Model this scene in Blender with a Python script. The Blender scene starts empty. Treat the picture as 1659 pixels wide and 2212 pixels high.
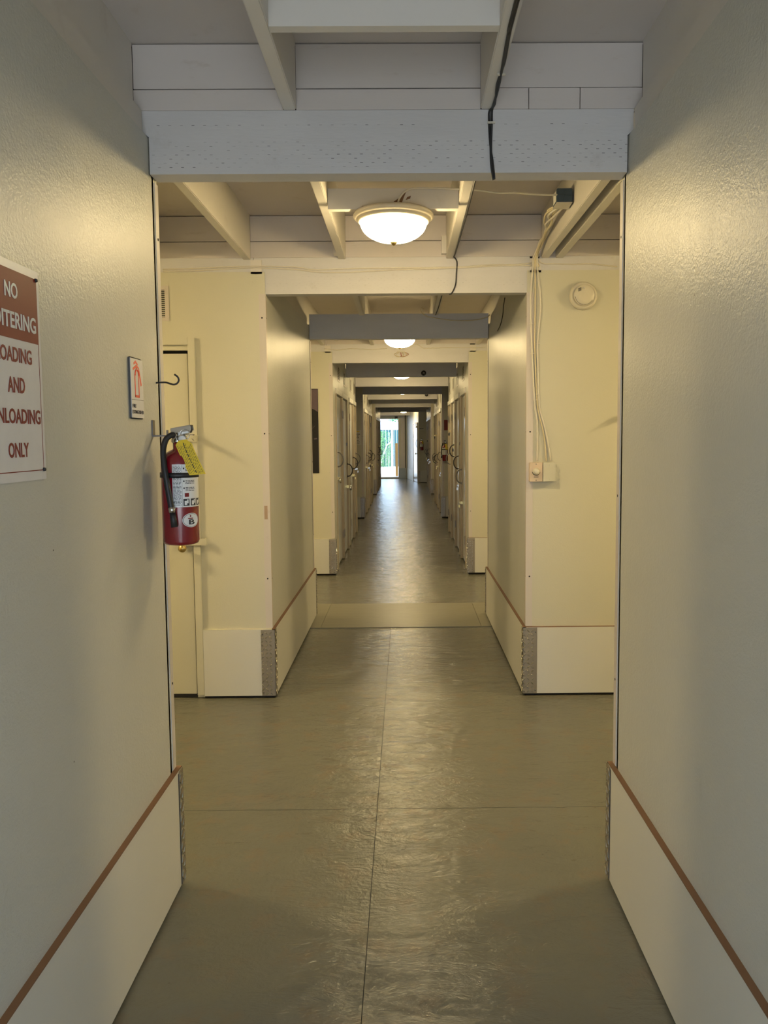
import bpy, bmesh, math, random
from mathutils import Vector, Matrix
from mathutils.noise import noise as mnoise
random.seed(7)
S = bpy.context.scene
COL = S.collection
PI = math.pi

# ------------------------------------------------------------------ camera
CX, CH = 0.0438, 1.5493
YAW, PITCH, ROLL = -0.006538, -0.077557, 0.007383
FPX, PPX, PPY = 1661.0, 886.6, 1075.0
cy, sy = math.cos(YAW), math.sin(YAW)
cp, sp = math.cos(PITCH), math.sin(PITCH)
cr, sr = math.cos(ROLL), math.sin(ROLL)
Rz = Matrix(((cy, -sy, 0), (sy, cy, 0), (0, 0, 1)))
Rx = Matrix(((1, 0, 0), (0, cp, -sp), (0, sp, cp)))
Ry = Matrix(((cr, 0, sr), (0, 1, 0), (-sr, 0, cr)))
RC = Rz @ Rx @ Ry
cam_d = bpy.data.cameras.new('camera')
cam = bpy.data.objects.new('camera', cam_d)
COL.objects.link(cam)
right, fwd, up = RC.col[0], RC.col[1], RC.col[2]
cam.matrix_world = Matrix(((right[0], up[0], -fwd[0], CX), (right[1], up[1], -fwd[1], 0),
                           (right[2], up[2], -fwd[2], CH), (0, 0, 0, 1)))
cam_d.sensor_fit = 'VERTICAL'
cam_d.sensor_height = 36.0
cam_d.sensor_width = 27.0
cam_d.lens = FPX / 2212 * 36.0
cam_d.shift_x = -(PPX - 829.5) / 2212
cam_d.shift_y = -(1106 - PPY) / 2212
cam_d.clip_start = 0.02
cam_d.clip_end = 300
S.camera = cam

# ------------------------------------------------------------------ world, sun, exposure
W = bpy.data.worlds.new('world'); S.world = W
W.use_nodes = True
wn = W.node_tree.nodes; wl = W.node_tree.links
bg = wn['Background']
SKY_COL = (0.60, 0.77, 1.0, 1)
SKY_STR = 5.9
bg.inputs[0].default_value = SKY_COL
bg.inputs[1].default_value = SKY_STR
sun_d = bpy.data.lights.new('sun', 'SUN'); sun_d.energy = 11.0; sun_d.angle = 0.01
sun_d.color = (1, .96, .88)
sun = bpy.data.objects.new('sun', sun_d); COL.objects.link(sun)
sun.rotation_euler = (math.radians(38), math.radians(20), 0)
sun.location = (0, 35, 9)
S.view_settings.view_transform = 'Standard'
S.view_settings.look = 'None'
S.view_settings.gamma = 1
S.view_settings.use_curve_mapping = False
S.view_settings.exposure = 0.0
LAMP_COL = (1.0, 0.76, 0.38, 1)
LAMP_STR = 83.0

def at(px, py, ax, val):
    """world point seen at a photo pixel, on the plane ax = val"""
    d = RC @ Vector(((px - PPX) / FPX, 1, (PPY - py) / FPX))
    c = Vector((CX, 0, CH)); i = 'xyz'.index(ax)
    return c + d * ((val - c[i]) / d[i])

# ------------------------------------------------------------------ materials
class NT:
    def __init__(s, name):
        s.m = bpy.data.materials.new(name); s.m.use_nodes = True
        s.n = s.m.node_tree.nodes; s.l = s.m.node_tree.links
        s.b = s.n['Principled BSDF']
    def add(s, t, **k):
        n = s.n.new(t)
        for a, v in k.items(): setattr(n, a, v)
        return n
    def link(s, a, b): s.l.new(a, b)
    def coord(s, scale=(1, 1, 1), kind='Object'):
        tc = s.add('ShaderNodeTexCoord'); mp = s.add('ShaderNodeMapping')
        mp.inputs['Scale'].default_value = scale
        s.link(tc.outputs[kind], mp.inputs['Vector']); return mp.outputs[0]
    def noise(s, vec, scale, detail=4, rough=.5, dist=0):
        n = s.add('ShaderNodeTexNoise'); n.inputs['Scale'].default_value = scale
        n.inputs['Detail'].default_value = detail; n.inputs['Roughness'].default_value = rough
        n.inputs['Distortion'].default_value = dist
        s.link(vec, n.inputs['Vector']); return n.outputs['Fac']
    def ramp(s, fac, stops, interp='LINEAR'):
        r = s.add('ShaderNodeValToRGB'); e = r.color_ramp.elements
        r.color_ramp.interpolation = interp
        while len(e) < len(stops): e.new(0.5)
        for i, (p, c) in enumerate(stops):
            e[i].position = p
            e[i].color = c if len(c) == 4 else (*c, 1)
        s.link(fac, r.inputs[0]); return r.outputs[0]
    def mix(s, fac, a, b, mode='MIX'):
        m = s.add('ShaderNodeMix', data_type='RGBA', blend_type=mode)
        for sock, v in ((m.inputs[0], fac), (m.inputs[6], a), (m.inputs[7], b)):
            if hasattr(v, 'is_linked'): s.link(v, sock)
            else: sock.default_value = v if not isinstance(v, tuple) or len(v) == 4 else (*v, 1)
        return m.outputs[2]
    def math(s, op, a, b=0.0, c=None):
        m = s.add('ShaderNodeMath', operation=op)
        for i, v in enumerate((a, b, c)):
            if v is None: continue
            if hasattr(v, 'is_linked'): s.link(v, m.inputs[i])
            else: m.inputs[i].default_value = v
        return m.outputs[0]
    def bump(s, h, strength=.3, dist=.01, prev=None):
        b = s.add('ShaderNodeBump'); b.inputs['Strength'].default_value = strength
        b.inputs['Distance'].default_value = dist
        s.link(h, b.inputs['Height'])
        if prev: s.link(prev, b.inputs['Normal'])
        return b.outputs[0]

MAT = {}
def flat(name, col, rough=.5, metal=0.0, spec=.5, coat=0.0):
    t = NT(name); t.b.inputs['Base Color'].default_value = (*col, 1)
    t.b.inputs['Roughness'].default_value = rough; t.b.inputs['Metallic'].default_value = metal
    t.b.inputs['Specular IOR Level'].default_value = spec
    t.b.inputs['Coat Weight'].default_value = coat
    v = t.coord(); n = t.noise(v, 25, 3)
    c = t.mix(n, tuple(x * .93 for x in col), tuple(min(1, x * 1.06) for x in col))
    t.link(c, t.b.inputs['Base Color'])
    MAT[name] = t.m; return t.m

def paint(name, col, rough, scale=150, strength=.25, dist=.0015, dots=.0, spec=.5, stain=.0, stretch=(1, 1, 1)):
    t = NT(name); v = t.coord(); vs = t.coord(stretch)
    big = t.noise(v, 1.3, 3)
    c = t.mix(big, tuple(x * .95 for x in col), tuple(x * 1.04 for x in col))
    if stain:
        sn = t.noise(vs, 6, 6, .7)
        f = t.ramp(sn, [(0.60, (0, 0, 0)), (0.78, (stain,) * 3)])
        c = t.mix(f, c, (col[0] * .5, col[1] * .38, col[2] * .25))
    if dots:
        vo = t.add('ShaderNodeTexVoronoi'); vo.inputs['Scale'].default_value = 5.5
        vo.inputs['Randomness'].default_value = 1
        t.link(v, vo.inputs['Vector'])
        d = t.math('LESS_THAN', vo.outputs['Distance'], dots)
        c = t.mix(d, c, (.03, .025, .02))
    t.link(c, t.b.inputs['Base Color'])
    fine = t.noise(vs, scale, 3, .55)
    fine2 = t.noise(vs, scale * .22, 2)
    h = t.math('ADD', fine, t.math('MULTIPLY', fine2, .6))
    t.link(t.bump(h, strength, dist), t.b.inputs['Normal'])
    rv = t.noise(t.coord((5, 5, .8)), 1.6, 2)
    mr = t.add('ShaderNodeMapRange'); mr.inputs[3].default_value = rough - .03; mr.inputs[4].default_value = rough + .035
    t.link(rv, mr.inputs[0]); t.link(mr.outputs[0], t.b.inputs['Roughness'])
    t.b.inputs['Specular IOR Level'].default_value = spec
    MAT[name] = t.m; return t.m

paint('wall_paint', (.52, .52, .47), .37, 140, .9, .0014, dots=.013, spec=.42)
paint('panel_paint', (.55, .53, .415), .5, 150, .25, .002, dots=.008)
paint('kick_paint', (.60, .59, .53), .42, 60, .25, .0012, stretch=(1, 1, 6))
paint('ceiling_paint', (.57, .525, .49), .6, 60, .25, .001, stain=.35, stretch=(1, 1, 4))
paint('joist_paint', (.62, .59, .54), .6, 40, .3, .0015, stain=.2)
paint('door_paint', (.66, .67, .65), .18, 90, .25, .001, spec=.6)
paint('trim_paint', (.56, .51, .46), .42, 60, .2, .001, stain=.3)
flat('brown_edge', (.17, .085, .04), .6)
flat('frame_paint', (.40, .335, .24), .5)
flat('head_white', (.75, .74, .70), .35)
flat('old_label', (.36, .25, .17), .7)
flat('dark_gap', (.012, .011, .012), .9)
flat('black_plastic', (.012, .012, .014), .45)
flat('black_rubber', (.015, .015, .016), .5)
flat('red_enamel', (.20, .006, .012), .22, 0, .6, .5)
flat('white_print', (.72, .72, .70), .4)
flat('print_black', (.02, .02, .025), .6)
flat('chrome', (.62, .61, .58), .2, 1.0)
flat('aluminium', (.33, .285, .215), .45, .75)
flat('brass', (.55, .42, .17), .3, 1.0)
flat('steel_dark', (.16, .15, .14), .4, .8)
flat('cable_white', (.62, .58, .48), .45)
flat('cable_cream', (.60, .52, .33), .45)
flat('sign_red', (.19, .018, .016), .5, 0, .3)
flat('sign_white', (.66, .655, .67), .33)
flat('sign_orange', (.75, .10, .05), .4)
flat('tag_yellow', (.78, .55, .03), .5)
flat('lamp_rim', (.60, .54, .42), .35)
flat('smoke_plastic', (.60, .56, .45), .4)
flat('beige_plate', (.62, .50, .36), .4)
flat('blue_box', (.035, .06, .09), .5)
flat('box_lid', (.5, .47, .40), .5)
flat('camera_black', (.008, .008, .01), .15)
flat('poster_purple', (.10, .07, .09), .3)
flat('poster_black', (.008, .007, .009), .25)
flat('poster_grey', (.07, .055, .075), .3)
flat('paper', (.66, .64, .58), .6)
flat('vent_dark', (.03, .03, .03), .6)
flat('post_wood', (.62, .32, .10), .6)
flat('wire_red', (.35, .06, .03), .5)
flat('leaf_green', (.10, .28, .08), .5)
flat('leaf_dark', (.05, .17, .08), .5)
flat('stem_green', (.20, .34, .16), .5)
flat('fence_teal', (.008, .055, .075), .7)
flat('white_post', (.75, .76, .74), .5)
flat('roof_white', (.8, .82, .84), .5)
flat('pier_paint', (.30, .34, .36), .5)

def beam_material():
    t = NT('beam_paint'); v = t.coord(); col = (.56, .55, .545)
    sn = t.noise(t.coord((1, 1, 5)), 3, 5, .6)
    c = t.mix(sn, tuple(x * .92 for x in col), tuple(x * 1.06 for x in col))
    st = t.ramp(t.noise(v, 3.5, 6, .7), [(.62, (0, 0, 0)), (.8, (.35,) * 3)])
    c = t.mix(st, c, (.25, .19, .13))
    sx = t.add('ShaderNodeSeparateXYZ'); t.link(v, sx.inputs[0])
    rz = t.math('DIVIDE', sx.outputs['Z'], .0128)
    row = t.math('FLOOR', rz)
    fz = t.math('FRACT', rz)
    u = t.math('ADD', t.math('DIVIDE', sx.outputs['X'], .0365), t.math('MULTIPLY', row, .5))
    fu = t.math('FRACT', u)
    m = t.math('MULTIPLY', t.math('LESS_THAN', fz, .11), t.math('LESS_THAN', fu, .24))
    nn = t.noise(t.coord((2.2, 1, 6)), 2.4, 3)
    low = t.math('LESS_THAN', sx.outputs['Z'], 2.487)
    midr = t.math('MULTIPLY', t.math('GREATER_THAN', sx.outputs['Z'], 2.532), t.math('LESS_THAN', sx.outputs['Z'], 2.545))
    zone = t.math('MAXIMUM', low, midr)
    zone = t.math('MULTIPLY', zone, t.math('GREATER_THAN', sx.outputs['Z'], 2.40))
    cell = t.add('ShaderNodeTexWhiteNoise', noise_dimensions='2D')
    cb = t.add('ShaderNodeCombineXYZ'); t.link(t.math('FLOOR', u), cb.inputs[0]); t.link(row, cb.inputs[1])
    t.link(cb.outputs[0], cell.inputs['Vector'])
    k = t.math('MULTIPLY', t.math('ADD', t.math('MULTIPLY', nn, 1.3), t.math('MULTIPLY', cell.outputs['Value'], .6)), .9)
    k = t.math('SUBTRACT', k, .72)
    k = t.math('MULTIPLY', k, t.math('ADD', t.math('MULTIPLY', t.math('LESS_THAN', sx.outputs['Y'], 3), .75), .25))
    k = t.math('MINIMUM', t.math('MAXIMUM', k, 0), 1)
    m = t.math('MULTIPLY', t.math('MULTIPLY', m, zone), t.math('MULTIPLY', k, 2.6))
    m = t.math('MINIMUM', m, 1)
    c = t.mix(m, c, (.03, .028, .03))
    t.link(c, t.b.inputs['Base Color'])
    t.b.inputs['Roughness'].default_value = .6
    t.link(t.bump(t.noise(t.coord((1, 1, 6)), 25, 4), .3, .002), t.b.inputs['Normal'])
    MAT['beam_paint'] = t.m
beam_material()

def floor_material():
    t = NT('floor_paint'); v = t.coord()
    n1 = t.noise(v, 1.4, 5, .6); n2 = t.noise(v, 7, 6, .65)
    c = t.mix(n1, (.108, .108, .088), (.155, .153, .125))
    st = t.ramp(n2, [(.52, (0, 0, 0)), (.75, (.7,) * 3)])
    c = t.mix(st, c, (.17, .125, .085))
    ch = t.ramp(t.noise(t.coord((.8, 2.4, 1)), 9, 5, .6, .6), [(.66, (0, 0, 0)), (.70, (.6,) * 3)])
    c = t.mix(ch, c, (.10, .09, .068))
    t.link(c, t.b.inputs['Base Color'])
    a = t.noise(t.coord((1, 1.6, 1)), 16, 6, .62, .8)
    b = t.noise(v, 55, 4, .6, .3)
    vo = t.add('ShaderNodeTexVoronoi', feature='SMOOTH_F1'); vo.inputs['Scale'].default_value = 14
    wv = t.add('ShaderNodeVectorMath', operation='ADD')
    nz = t.add('ShaderNodeTexNoise'); nz.inputs['Scale'].default_value = 5; t.link(v, nz.inputs['Vector'])
    t.link(v, wv.inputs[0]); t.link(nz.outputs['Color'], wv.inputs[1]); t.link(wv.outputs[0], vo.inputs['Vector'])
    rip = t.noise(t.coord((.55, 1.3, 1)), 7, 5, .7, 1.2)
    h = t.math('ADD', t.math('ADD', a, t.math('MULTIPLY', rip, 2.2)), t.math('MULTIPLY', b, .30))
    h = t.math('ADD', h, t.math('MULTIPLY', vo.outputs['Distance'], .35))
    t.link(t.bump(h, 1.0, .0028), t.b.inputs['Normal'])
    t.b.inputs['Roughness'].default_value = .21
    t.b.inputs['Specular IOR Level'].default_value = .55
    MAT['floor_paint'] = t.m
    t = NT('floor_smooth'); v = t.coord()
    n1 = t.noise(t.coord((1, 3, 1)), 5, 5, .6)
    c = t.mix(n1, (.155, .145, .105), (.20, .188, .135))
    ch = t.ramp(t.noise(t.coord((1, 6, 1)), 6, 4), [(.68, (0, 0, 0)), (.72, (.8,) * 3)])
    c = t.mix(ch, c, (.09, .07, .05))
    t.link(c, t.b.inputs['Base Color'])
    t.link(t.bump(t.noise(t.coord((1, 4, 1)), 12, 4), .3, .003), t.b.inputs['Normal'])
    t.b.inputs['Roughness'].default_value = .38
    MAT['floor_smooth'] = t.m
floor_material()

def ground_material():
    t = NT('ground_concrete'); v = t.coord()
    t.link(t.mix(t.noise(v, 2, 5), (.55, .53, .50), (.68, .66, .62)), t.b.inputs['Base Color'])
    t.b.inputs['Roughness'].default_value = .8
    MAT['ground_concrete'] = t.m
ground_material()

def glass_material():
  for nm_, k_ in (('lamp_glass', 1.0), ('lamp_glass_bright', 3.1)):
    t = NT(nm_)
    t.b.inputs['Base Color'].default_value = (.9, .85, .75, 1)
    t.b.inputs['Emission Color'].default_value = LAMP_COL
    t.b.inputs['Emission Strength'].default_value = LAMP_STR * k_
    t.b.inputs['Roughness'].default_value = .2
    MAT[nm_] = t.m
glass_material()

# ------------------------------------------------------------------ mesh helpers
class MB:
    def __init__(s): s.v = []; s.f = []; s.sm = []
    def add(s, vs, fs, smooth=False):
        o = len(s.v); s.v += [tuple(v) for v in vs]
        s.f += [tuple(i + o for i in f) for f in fs]; s.sm += [smooth] * len(fs); return s
    def box(s, x0, x1, y0, y1, z0, z1, bev=0, rot=None):
        if bev:
            bm = bmesh.new(); bmesh.ops.create_cube(bm, size=1)
            for v in bm.verts:
                v.co = Vector(((x0 + x1) / 2 + v.co.x * (x1 - x0), (y0 + y1) / 2 + v.co.y * (y1 - y0), (z0 + z1) / 2 + v.co.z * (z1 - z0)))
            bmesh.ops.bevel(bm, geom=bm.edges[:], offset=bev, segments=2, affect='EDGES', clamp_overlap=True)
            bm.verts.index_update()
            vs = [v.co.copy() for v in bm.verts]; fs = [[v.index for v in f.verts] for f in bm.faces]; bm.free()
        else:
            vs = [Vector(p) for p in ((x0, y0, z0), (x1, y0, z0), (x1, y1, z0), (x0, y1, z0), (x0, y0, z1), (x1, y0, z1), (x1, y1, z1), (x0, y1, z1))]
            fs = [(0, 3, 2, 1), (4, 5, 6, 7), (0, 1, 5, 4), (1, 2, 6, 5), (2, 3, 7, 6), (3, 0, 4, 7)]
        if rot:
            vs = [rot @ v for v in vs]
        return s.add(vs, fs)
    def tube(s, pts, r, n=8, cap=True, smoothpath=0, close=False):
        pts = [Vector(p) for p in pts]
        if smoothpath and len(pts) > 2: pts = catmull(pts, smoothpath)
        m = len(pts); rr = r if isinstance(r, (list, tuple)) else [r] * m
        if len(rr) != m:
            rr = [rr[min(len(rr) - 1, int(i * len(rr) / m))] for i in range(m)]
        t0 = (pts[1] - pts[0]).normalized()
        a = Vector((0, 0, 1)) if abs(t0.z) < .9 else Vector((1, 0, 0))
        u = t0.cross(a).normalized(); vs = []
        for i, p in enumerate(pts):
            if close: t = (pts[(i + 1) % m] - pts[i - 1]).normalized()
            else: t = (pts[min(i + 1, m - 1)] - pts[max(i - 1, 0)]).normalized()
            u = (u - t * u.dot(t)).normalized(); w = t.cross(u)
            for k in range(n):
                an = 2 * PI * k / n
                vs.append(p + (u * math.cos(an) + w * math.sin(an)) * rr[i])
        fs = []
        for i in range(m if close else m - 1):
            j = (i + 1) % m
            for k in range(n):
                k2 = (k + 1) % n
                fs.append((i * n + k, i * n + k2, j * n + k2, j * n + k))
        s.add(vs, fs, True)
        if cap and not close:
            o = len(s.v) - len(vs)
            s.f.append(tuple(o + k for k in reversed(range(n)))); s.sm.append(False)
            s.f.append(tuple(o + (m - 1) * n + k for k in range(n))); s.sm.append(False)
        return s
    def lathe(s, prof, c=(0, 0, 0), n=24, axis='z', smooth=True, capb=False):
        vs = []; c = Vector(c)
        for r, h in prof:
            for k in range(n):
                a = 2 * PI * k / n
                if axis == 'z': p = Vector((r * math.cos(a), r * math.sin(a), h))
                elif axis == 'y': p = Vector((r * math.cos(a), h, -r * math.sin(a)))
                else: p = Vector((h, r * math.cos(a), r * math.sin(a)))
                vs.append(c + p)
        fs = []
        for i in range(len(prof) - 1):
            for k in range(n):
                k2 = (k + 1) % n
                fs.append((i * n + k, i * n + k2, (i + 1) * n + k2, (i + 1) * n + k))
        fs.append(tuple(reversed(range(n)))); fs.append(tuple((len(prof) - 1) * n + k for k in range(n)))
        s.add(vs, fs, smooth); return s
    def prism(s, poly, axis, a, b):
        """poly of 2D points extruded along axis from a to b"""
        def P(p, h):
            return {'x': (h, p[0], p[1]), 'y': (p[0], h, p[1]), 'z': (p[0], p[1], h)}[axis]
        n = len(poly)
        vs = [P(p, a) for p in poly] + [P(p, b) for p in poly]
        fs = [tuple(range(n)), tuple(range(2 * n - 1, n - 1, -1))]
        fs += [(i, (i + 1) % n + 0, (i + 1) % n + n, i + n) for i in range(n)]
        return s.add(vs, fs)
    def mesh(s, name, mat):
        me = bpy.data.meshes.new(name); me.from_pydata(s.v, [], s.f); me.update()
        me.polygons.foreach_set('use_smooth', s.sm)
        bm = bmesh.new(); bm.from_mesh(me); bmesh.ops.recalc_face_normals(bm, faces=bm.faces); bm.to_mesh(me); bm.free()
        me.materials.append(MAT[mat] if isinstance(mat, str) else mat); return me
    def build(s, name, mat, parent=None, loc=None, **props):
        o = bpy.data.objects.new(name, s.mesh(name, mat)); COL.objects.link(o)
        if parent: o.parent = parent
        if loc: o.location = loc
        for k, v in props.items(): o[k] = v
        return o

def catmull(pts, k):
    out = []
    P = [pts[0] * 2 - pts[1]] + pts + [pts[-1] * 2 - pts[-2]]
    for i in range(1, len(P) - 2):
        for j in range(k):
            t = j / k; a, b, c, d = P[i - 1], P[i], P[i + 1], P[i + 2]
            out.append(.5 * ((2 * b) + (c - a) * t + (2 * a - 5 * b + 4 * c - d) * t * t + (3 * b - a - 3 * c + d) * t ** 3))
    out.append(pts[-1]); return out

def box(name, x0, x1, y0, y1, z0, z1, mat, parent=None, bev=0, **props):
    return MB().box(x0, x1, y0, y1, z0, z1, bev).build(name, mat, parent, **props)

def tag(o, label, cat, group=None, kind=None):
    o['label'] = label; o['category'] = cat
    if group: o['group'] = group
    if kind: o['kind'] = kind
    return o
def empty(name, loc=(0, 0, 0), rz=0):
    o = bpy.data.objects.new(name, None); COL.objects.link(o)
    o.location = loc; o.rotation_euler = (0, 0, rz); o.empty_display_size = .05; return o
def struct(o): o['kind'] = 'structure'; return o
def dup(root, loc=None, rz=None, label=None, group=None):
    r = root.copy(); COL.objects.link(r)
    if loc is not None: r.location = loc
    if rz is not None: r.rotation_euler = (0, 0, rz)
    if label: r['label'] = label
    if group: r['group'] = group
    for ch in list(root.children):
        c = ch.copy(); COL.objects.link(c); c.parent = r
        for g in list(ch.children):
            d = g.copy(); COL.objects.link(d); d.parent = c
    return r

def text_mb(txt, height, width=None, depth=.0006, bold=.0):
    """letters as a thin solid in local x (reading direction), z (up), facing -y; centred"""
    cu = bpy.data.curves.new('t', 'FONT'); cu.body = txt; cu.size = 1; cu.extrude = .5
    cu.offset = bold; cu.resolution_u = 3
    o = bpy.data.objects.new('t', cu); COL.objects.link(o)
    dg = bpy.context.evaluated_depsgraph_get()
    me = bpy.data.meshes.new_from_object(o.evaluated_get(dg))
    bpy.data.objects.remove(o)
    xs = [v.co.x for v in me.vertices]; ys = [v.co.y for v in me.vertices]
    w = max(xs) - min(xs); h = max(ys) - min(ys)
    sz = height / h; sx = (width / w) if width else sz
    cx = (max(xs) + min(xs)) / 2; cyy = (max(ys) + min(ys)) / 2
    vs = [((v.co.x - cx) * sx, -(v.co.z) * depth, (v.co.y - cyy) * sz) for v in me.vertices]
    fs = [tuple(p.vertices) for p in me.polygons]
    bpy.data.meshes.remove(me)
    return vs, fs

# ------------------------------------------------------------------ dimensions
A = .76; KP = .018; HK = .417; WT = 2.50; HB = 2.386; BT = 2.58
YEND = 26.6; SIDE = 4.1
BEAMS = [2.51, 4.536, 6.582, 8.654, 10.655, 12.62, 14.856, 16.84, 18.80, 21.15, 23.1, 25.1, 28.57]
BEAM_TH = .076
def ceil_z(y): return 2.785 if y < 2.55 else 2.83

# ================================================================== SETTING
# ---- floor
floor = struct(box('floor', -SIDE - .3, SIDE + .3, -1.3, 31.2, -.20, -.012, 'dark_gap'))
rows = [-1.3, 3.12, 4.78, 6.21, 7.13, 9.65, 12.76, 16.2, 20.0, 24.0, 27.6, 31.2]
for i in range(len(rows) - 1):
    y0, y1 = rows[i], rows[i + 1]
    smooth = (i == 3)
    cuts = [-SIDE - .3, -.66, .66, SIDE + .3] if smooth else ([-SIDE - .3, -.085, SIDE + .3] if i < 3 else [-SIDE - .3, SIDE + .3])
    for a, b in zip(cuts[:-1], cuts[1:]):
        if smooth or y0 < 0 and y1 < 1.5:
            box('floor_panel', a + .0012, b - .0012, y0 + .0015, y1 - .0015, -.02, .0015, 'floor_smooth', floor); continue
        # trowelled surface: real shallow relief down the corridor, plain slab beyond it
        wid = .90 if y0 > 8 else 1.5
        xa, xb = max(a + .0012, -wid), min(b - .0012, wid); ya, yb = max(y0 + .0015, 1.5), y1 - .0015
        stp = .021 if y0 < 13 else .03
        nx, ny = int((xb - xa) / stp), int((yb - ya) / (stp * (1 if y0 < 6 else 1.5)))
        vs = []
        for j in range(ny + 1):
            for k_ in range(nx + 1):
                X = xa + (xb - xa) * k_ / nx; Y = ya + (yb - ya) * j / ny
                h = 1.9 * mnoise(Vector((X * 7, Y * 9, .3))) + 1.2 * mnoise(Vector((X * 17, Y * 26, 4.1))) + .8 * mnoise(Vector((X * 34, Y * 50, 9.1)))
                p_ = mnoise(Vector((X * 11, Y * 19, 20.)))
                if p_ > .42: h -= 2.2 * (p_ - .42) / .3
                vs.append((X, Y, -.0032 + .00105 * h * min(1.5, .9 + max(0, Y - 4.5) * .12)))
        g = MB(); g.add(vs, [(j * (nx + 1) + q, j * (nx + 1) + q + 1, (j + 1) * (nx + 1) + q + 1, (j + 1) * (nx + 1) + q) for j in range(ny) for q in range(nx)], True)
        o_ = g.build('floor_panel', 'floor_paint', floor)
        if a < -wid: box('floor_panel', a + .001, -wid, y0 + .0015, y1 - .0015, -.02, -.0025, 'floor_paint', floor)
        if b > wid: box('floor_panel', wid, b - .001, y0 + .0015, y1 - .0015, -.02, -.0025, 'floor_paint', floor)
        if y0 < 1.5: box('floor_panel', max(a, -wid) + .001, min(b, wid) - .001, y0 + .0015, 1.5, -.02, -.0025, 'floor_paint', floor)

# ---- ceiling with joists, blocking boards and beams
ceiling = struct(box('ceiling', -SIDE - .3, SIDE + .3, 2.545, 31.2, 2.83, 3.0, 'ceiling_paint'))
box('ceiling_panel', -SIDE - .3, SIDE + .3, -1.3, 2.545, 2.785, 3.0, 'ceiling_paint', ceiling)
ys = [-1.3] + BEAMS
def joist(x0, x1, y0, y1):
    box('joist', x0, x1, y0, y1, BT, ceil_z(y1 - .05) + .01, 'joist_paint', ceiling, bev=.003)
CROSS = [(2.585, 4.536), (6.66, 8.654), (12.69, 14.856), (18.87, 21.15)]
for i in range(len(BEAMS)):
    y0 = ys[i] + (BEAM_TH - .02 if i else 0); y1 = BEAMS[i]
    if i == len(BEAMS) - 1: y1 = 28.5
    cross = any(abs(y1 - c[1]) < .02 for c in CROSS)
    for x in (-.311, .311):
        joist(x - .021, x + .021, y0, y1)
    if cross:
        xs_ = [-.86, .862, .945] if i == 1 else [-.86, .86]
        for x in xs_: joist(x - .022, x + .022, y0, y1)
        k = 1.47
        while k < SIDE:
            joist(-k - .02, -k + .02, y0, y1); joist(k - .02, k + .02, y0, y1); k += .61
    elif i < 12:
        joist(-.845, -.80, y0, y1); joist(.80, .845, y0, y1)
    # upright boards between the joists over each beam
    if i < 12 and i not in (2, 5, 8):
        yb = BEAMS[i]; zt = ceil_z(yb - .1); zm = 2.646 if i == 0 else 2.684
        if cross:
            xb = [-SIDE, -.882, -.332, .332, .84, SIDE] if i == 1 else [-SIDE, -.882, -.332, .332, .882, SIDE]
            xb = [(-SIDE, -.882), (-.838, -.332), (-.29, .29), (.332, .84), (.884, SIDE)]
        else:
            xb = [(-.80, -.332), (-.29, .29), (.332, .80)]
        for n_, (a, b) in enumerate(xb):
            if i == 0 and n_ == 2:
                for p, q in ((a, .441), (.4435, .603), (.6055, b)):
                    box('board', p, q, yb, yb + .02, BT + .001, zm - .0015, 'ceiling_paint', ceiling)
            else:
                box('board', a, b, yb, yb + .02, BT + .012 if i else BT + .001, zm - .003, 'ceiling_paint', ceiling)
            box('board', a, b, yb + .003, yb + .02, zm + .002, zt - .004, 'ceiling_paint', ceiling)
        box('backing_board', -SIDE, SIDE, yb + .021, yb + .03, BT, zt, 'dark_gap', ceiling)
# beams
for i, yb in enumerate(BEAMS):
    rear = i in (0, 2, 5, 8)
    front = i in (1, 3, 6, 9)
    x0, x1 = (-.822, .775) if front else (-A + .004, A - .004)
    if i == 12: x0, x1 = -1.6, 1.6
    poly = [(x0, HB), (x1, HB), (x1, BT if i == 0 else 2.593), (x0, BT if i == 0 else 2.593)]
    if i == 0:
        poly = [(x0, HB), (x1, HB), (x1, 2.50), (.775, 2.515), (.775, BT), (-.777, BT), (-.777, 2.515), (x0, 2.50)]
    yo = 0.006 if front else 0
    MB().prism(poly, 'y', yb + yo, yb + BEAM_TH + yo).build('beam', 'beam_paint', ceiling)
    if front:   # plates over the passage walls
        box('top_plate', -SIDE, -.825, yb + .004, yb + .05, 2.513, 2.593, 'beam_paint', ceiling)
        box('top_plate', .832, SIDE, yb + .004, yb + .05, 2.513, 2.593, 'beam_paint', ceiling)
    if rear:
        box('top_plate', -SIDE, -.80, yb + .03, yb + .07, 2.50, BT, 'beam_paint', ceiling)
        box('top_plate', .80, SIDE, yb + .03, yb + .07, 2.50, BT, 'beam_paint', ceiling)
# blocking between the middle joists
box('blocking', -.29, .29, 2.015, 2.045, BT, 2.786, 'joist_paint', ceiling)
for yy in (.6, -.6):
    box('blocking', -.29, .29, yy, yy + .03, BT, 2.786, 'joist_paint', ceiling)
for yy in (3.50, 7.58, 11.62, 15.72, 19.78, 27.2):
    box('lamp_blocking', -.288, .288, yy - .022, yy + .016, 2.556, 2.645, 'joist_paint', ceiling)
pb = box('peeled_patch', -.052, -.050, 3.4772, 3.478, 2.60, 2.602, 'brown_edge', ceiling)
g_p = MB()
g_p.prism([(-.06, 2.557), (.03, 2.557), (.045, 2.60), (.058, 2.63), (.050, 2.633), (.030, 2.606), (.0, 2.585), (-.03, 2.574)], 'y', 3.4768, 3.478)
g_p.prism([(-.15, 2.557), (-.10, 2.557), (-.115, 2.568), (-.135, 2.570)], 'y', 3.4768, 3.478)
g_p.prism([(.055, 2.594), (.075, 2.600), (.078, 2.612), (.062, 2.606)], 'y', 3.4768, 3.478)
bpy.data.objects.remove(pb); g_p.build('peeled_patch', 'brown_edge', ceiling)
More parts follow.
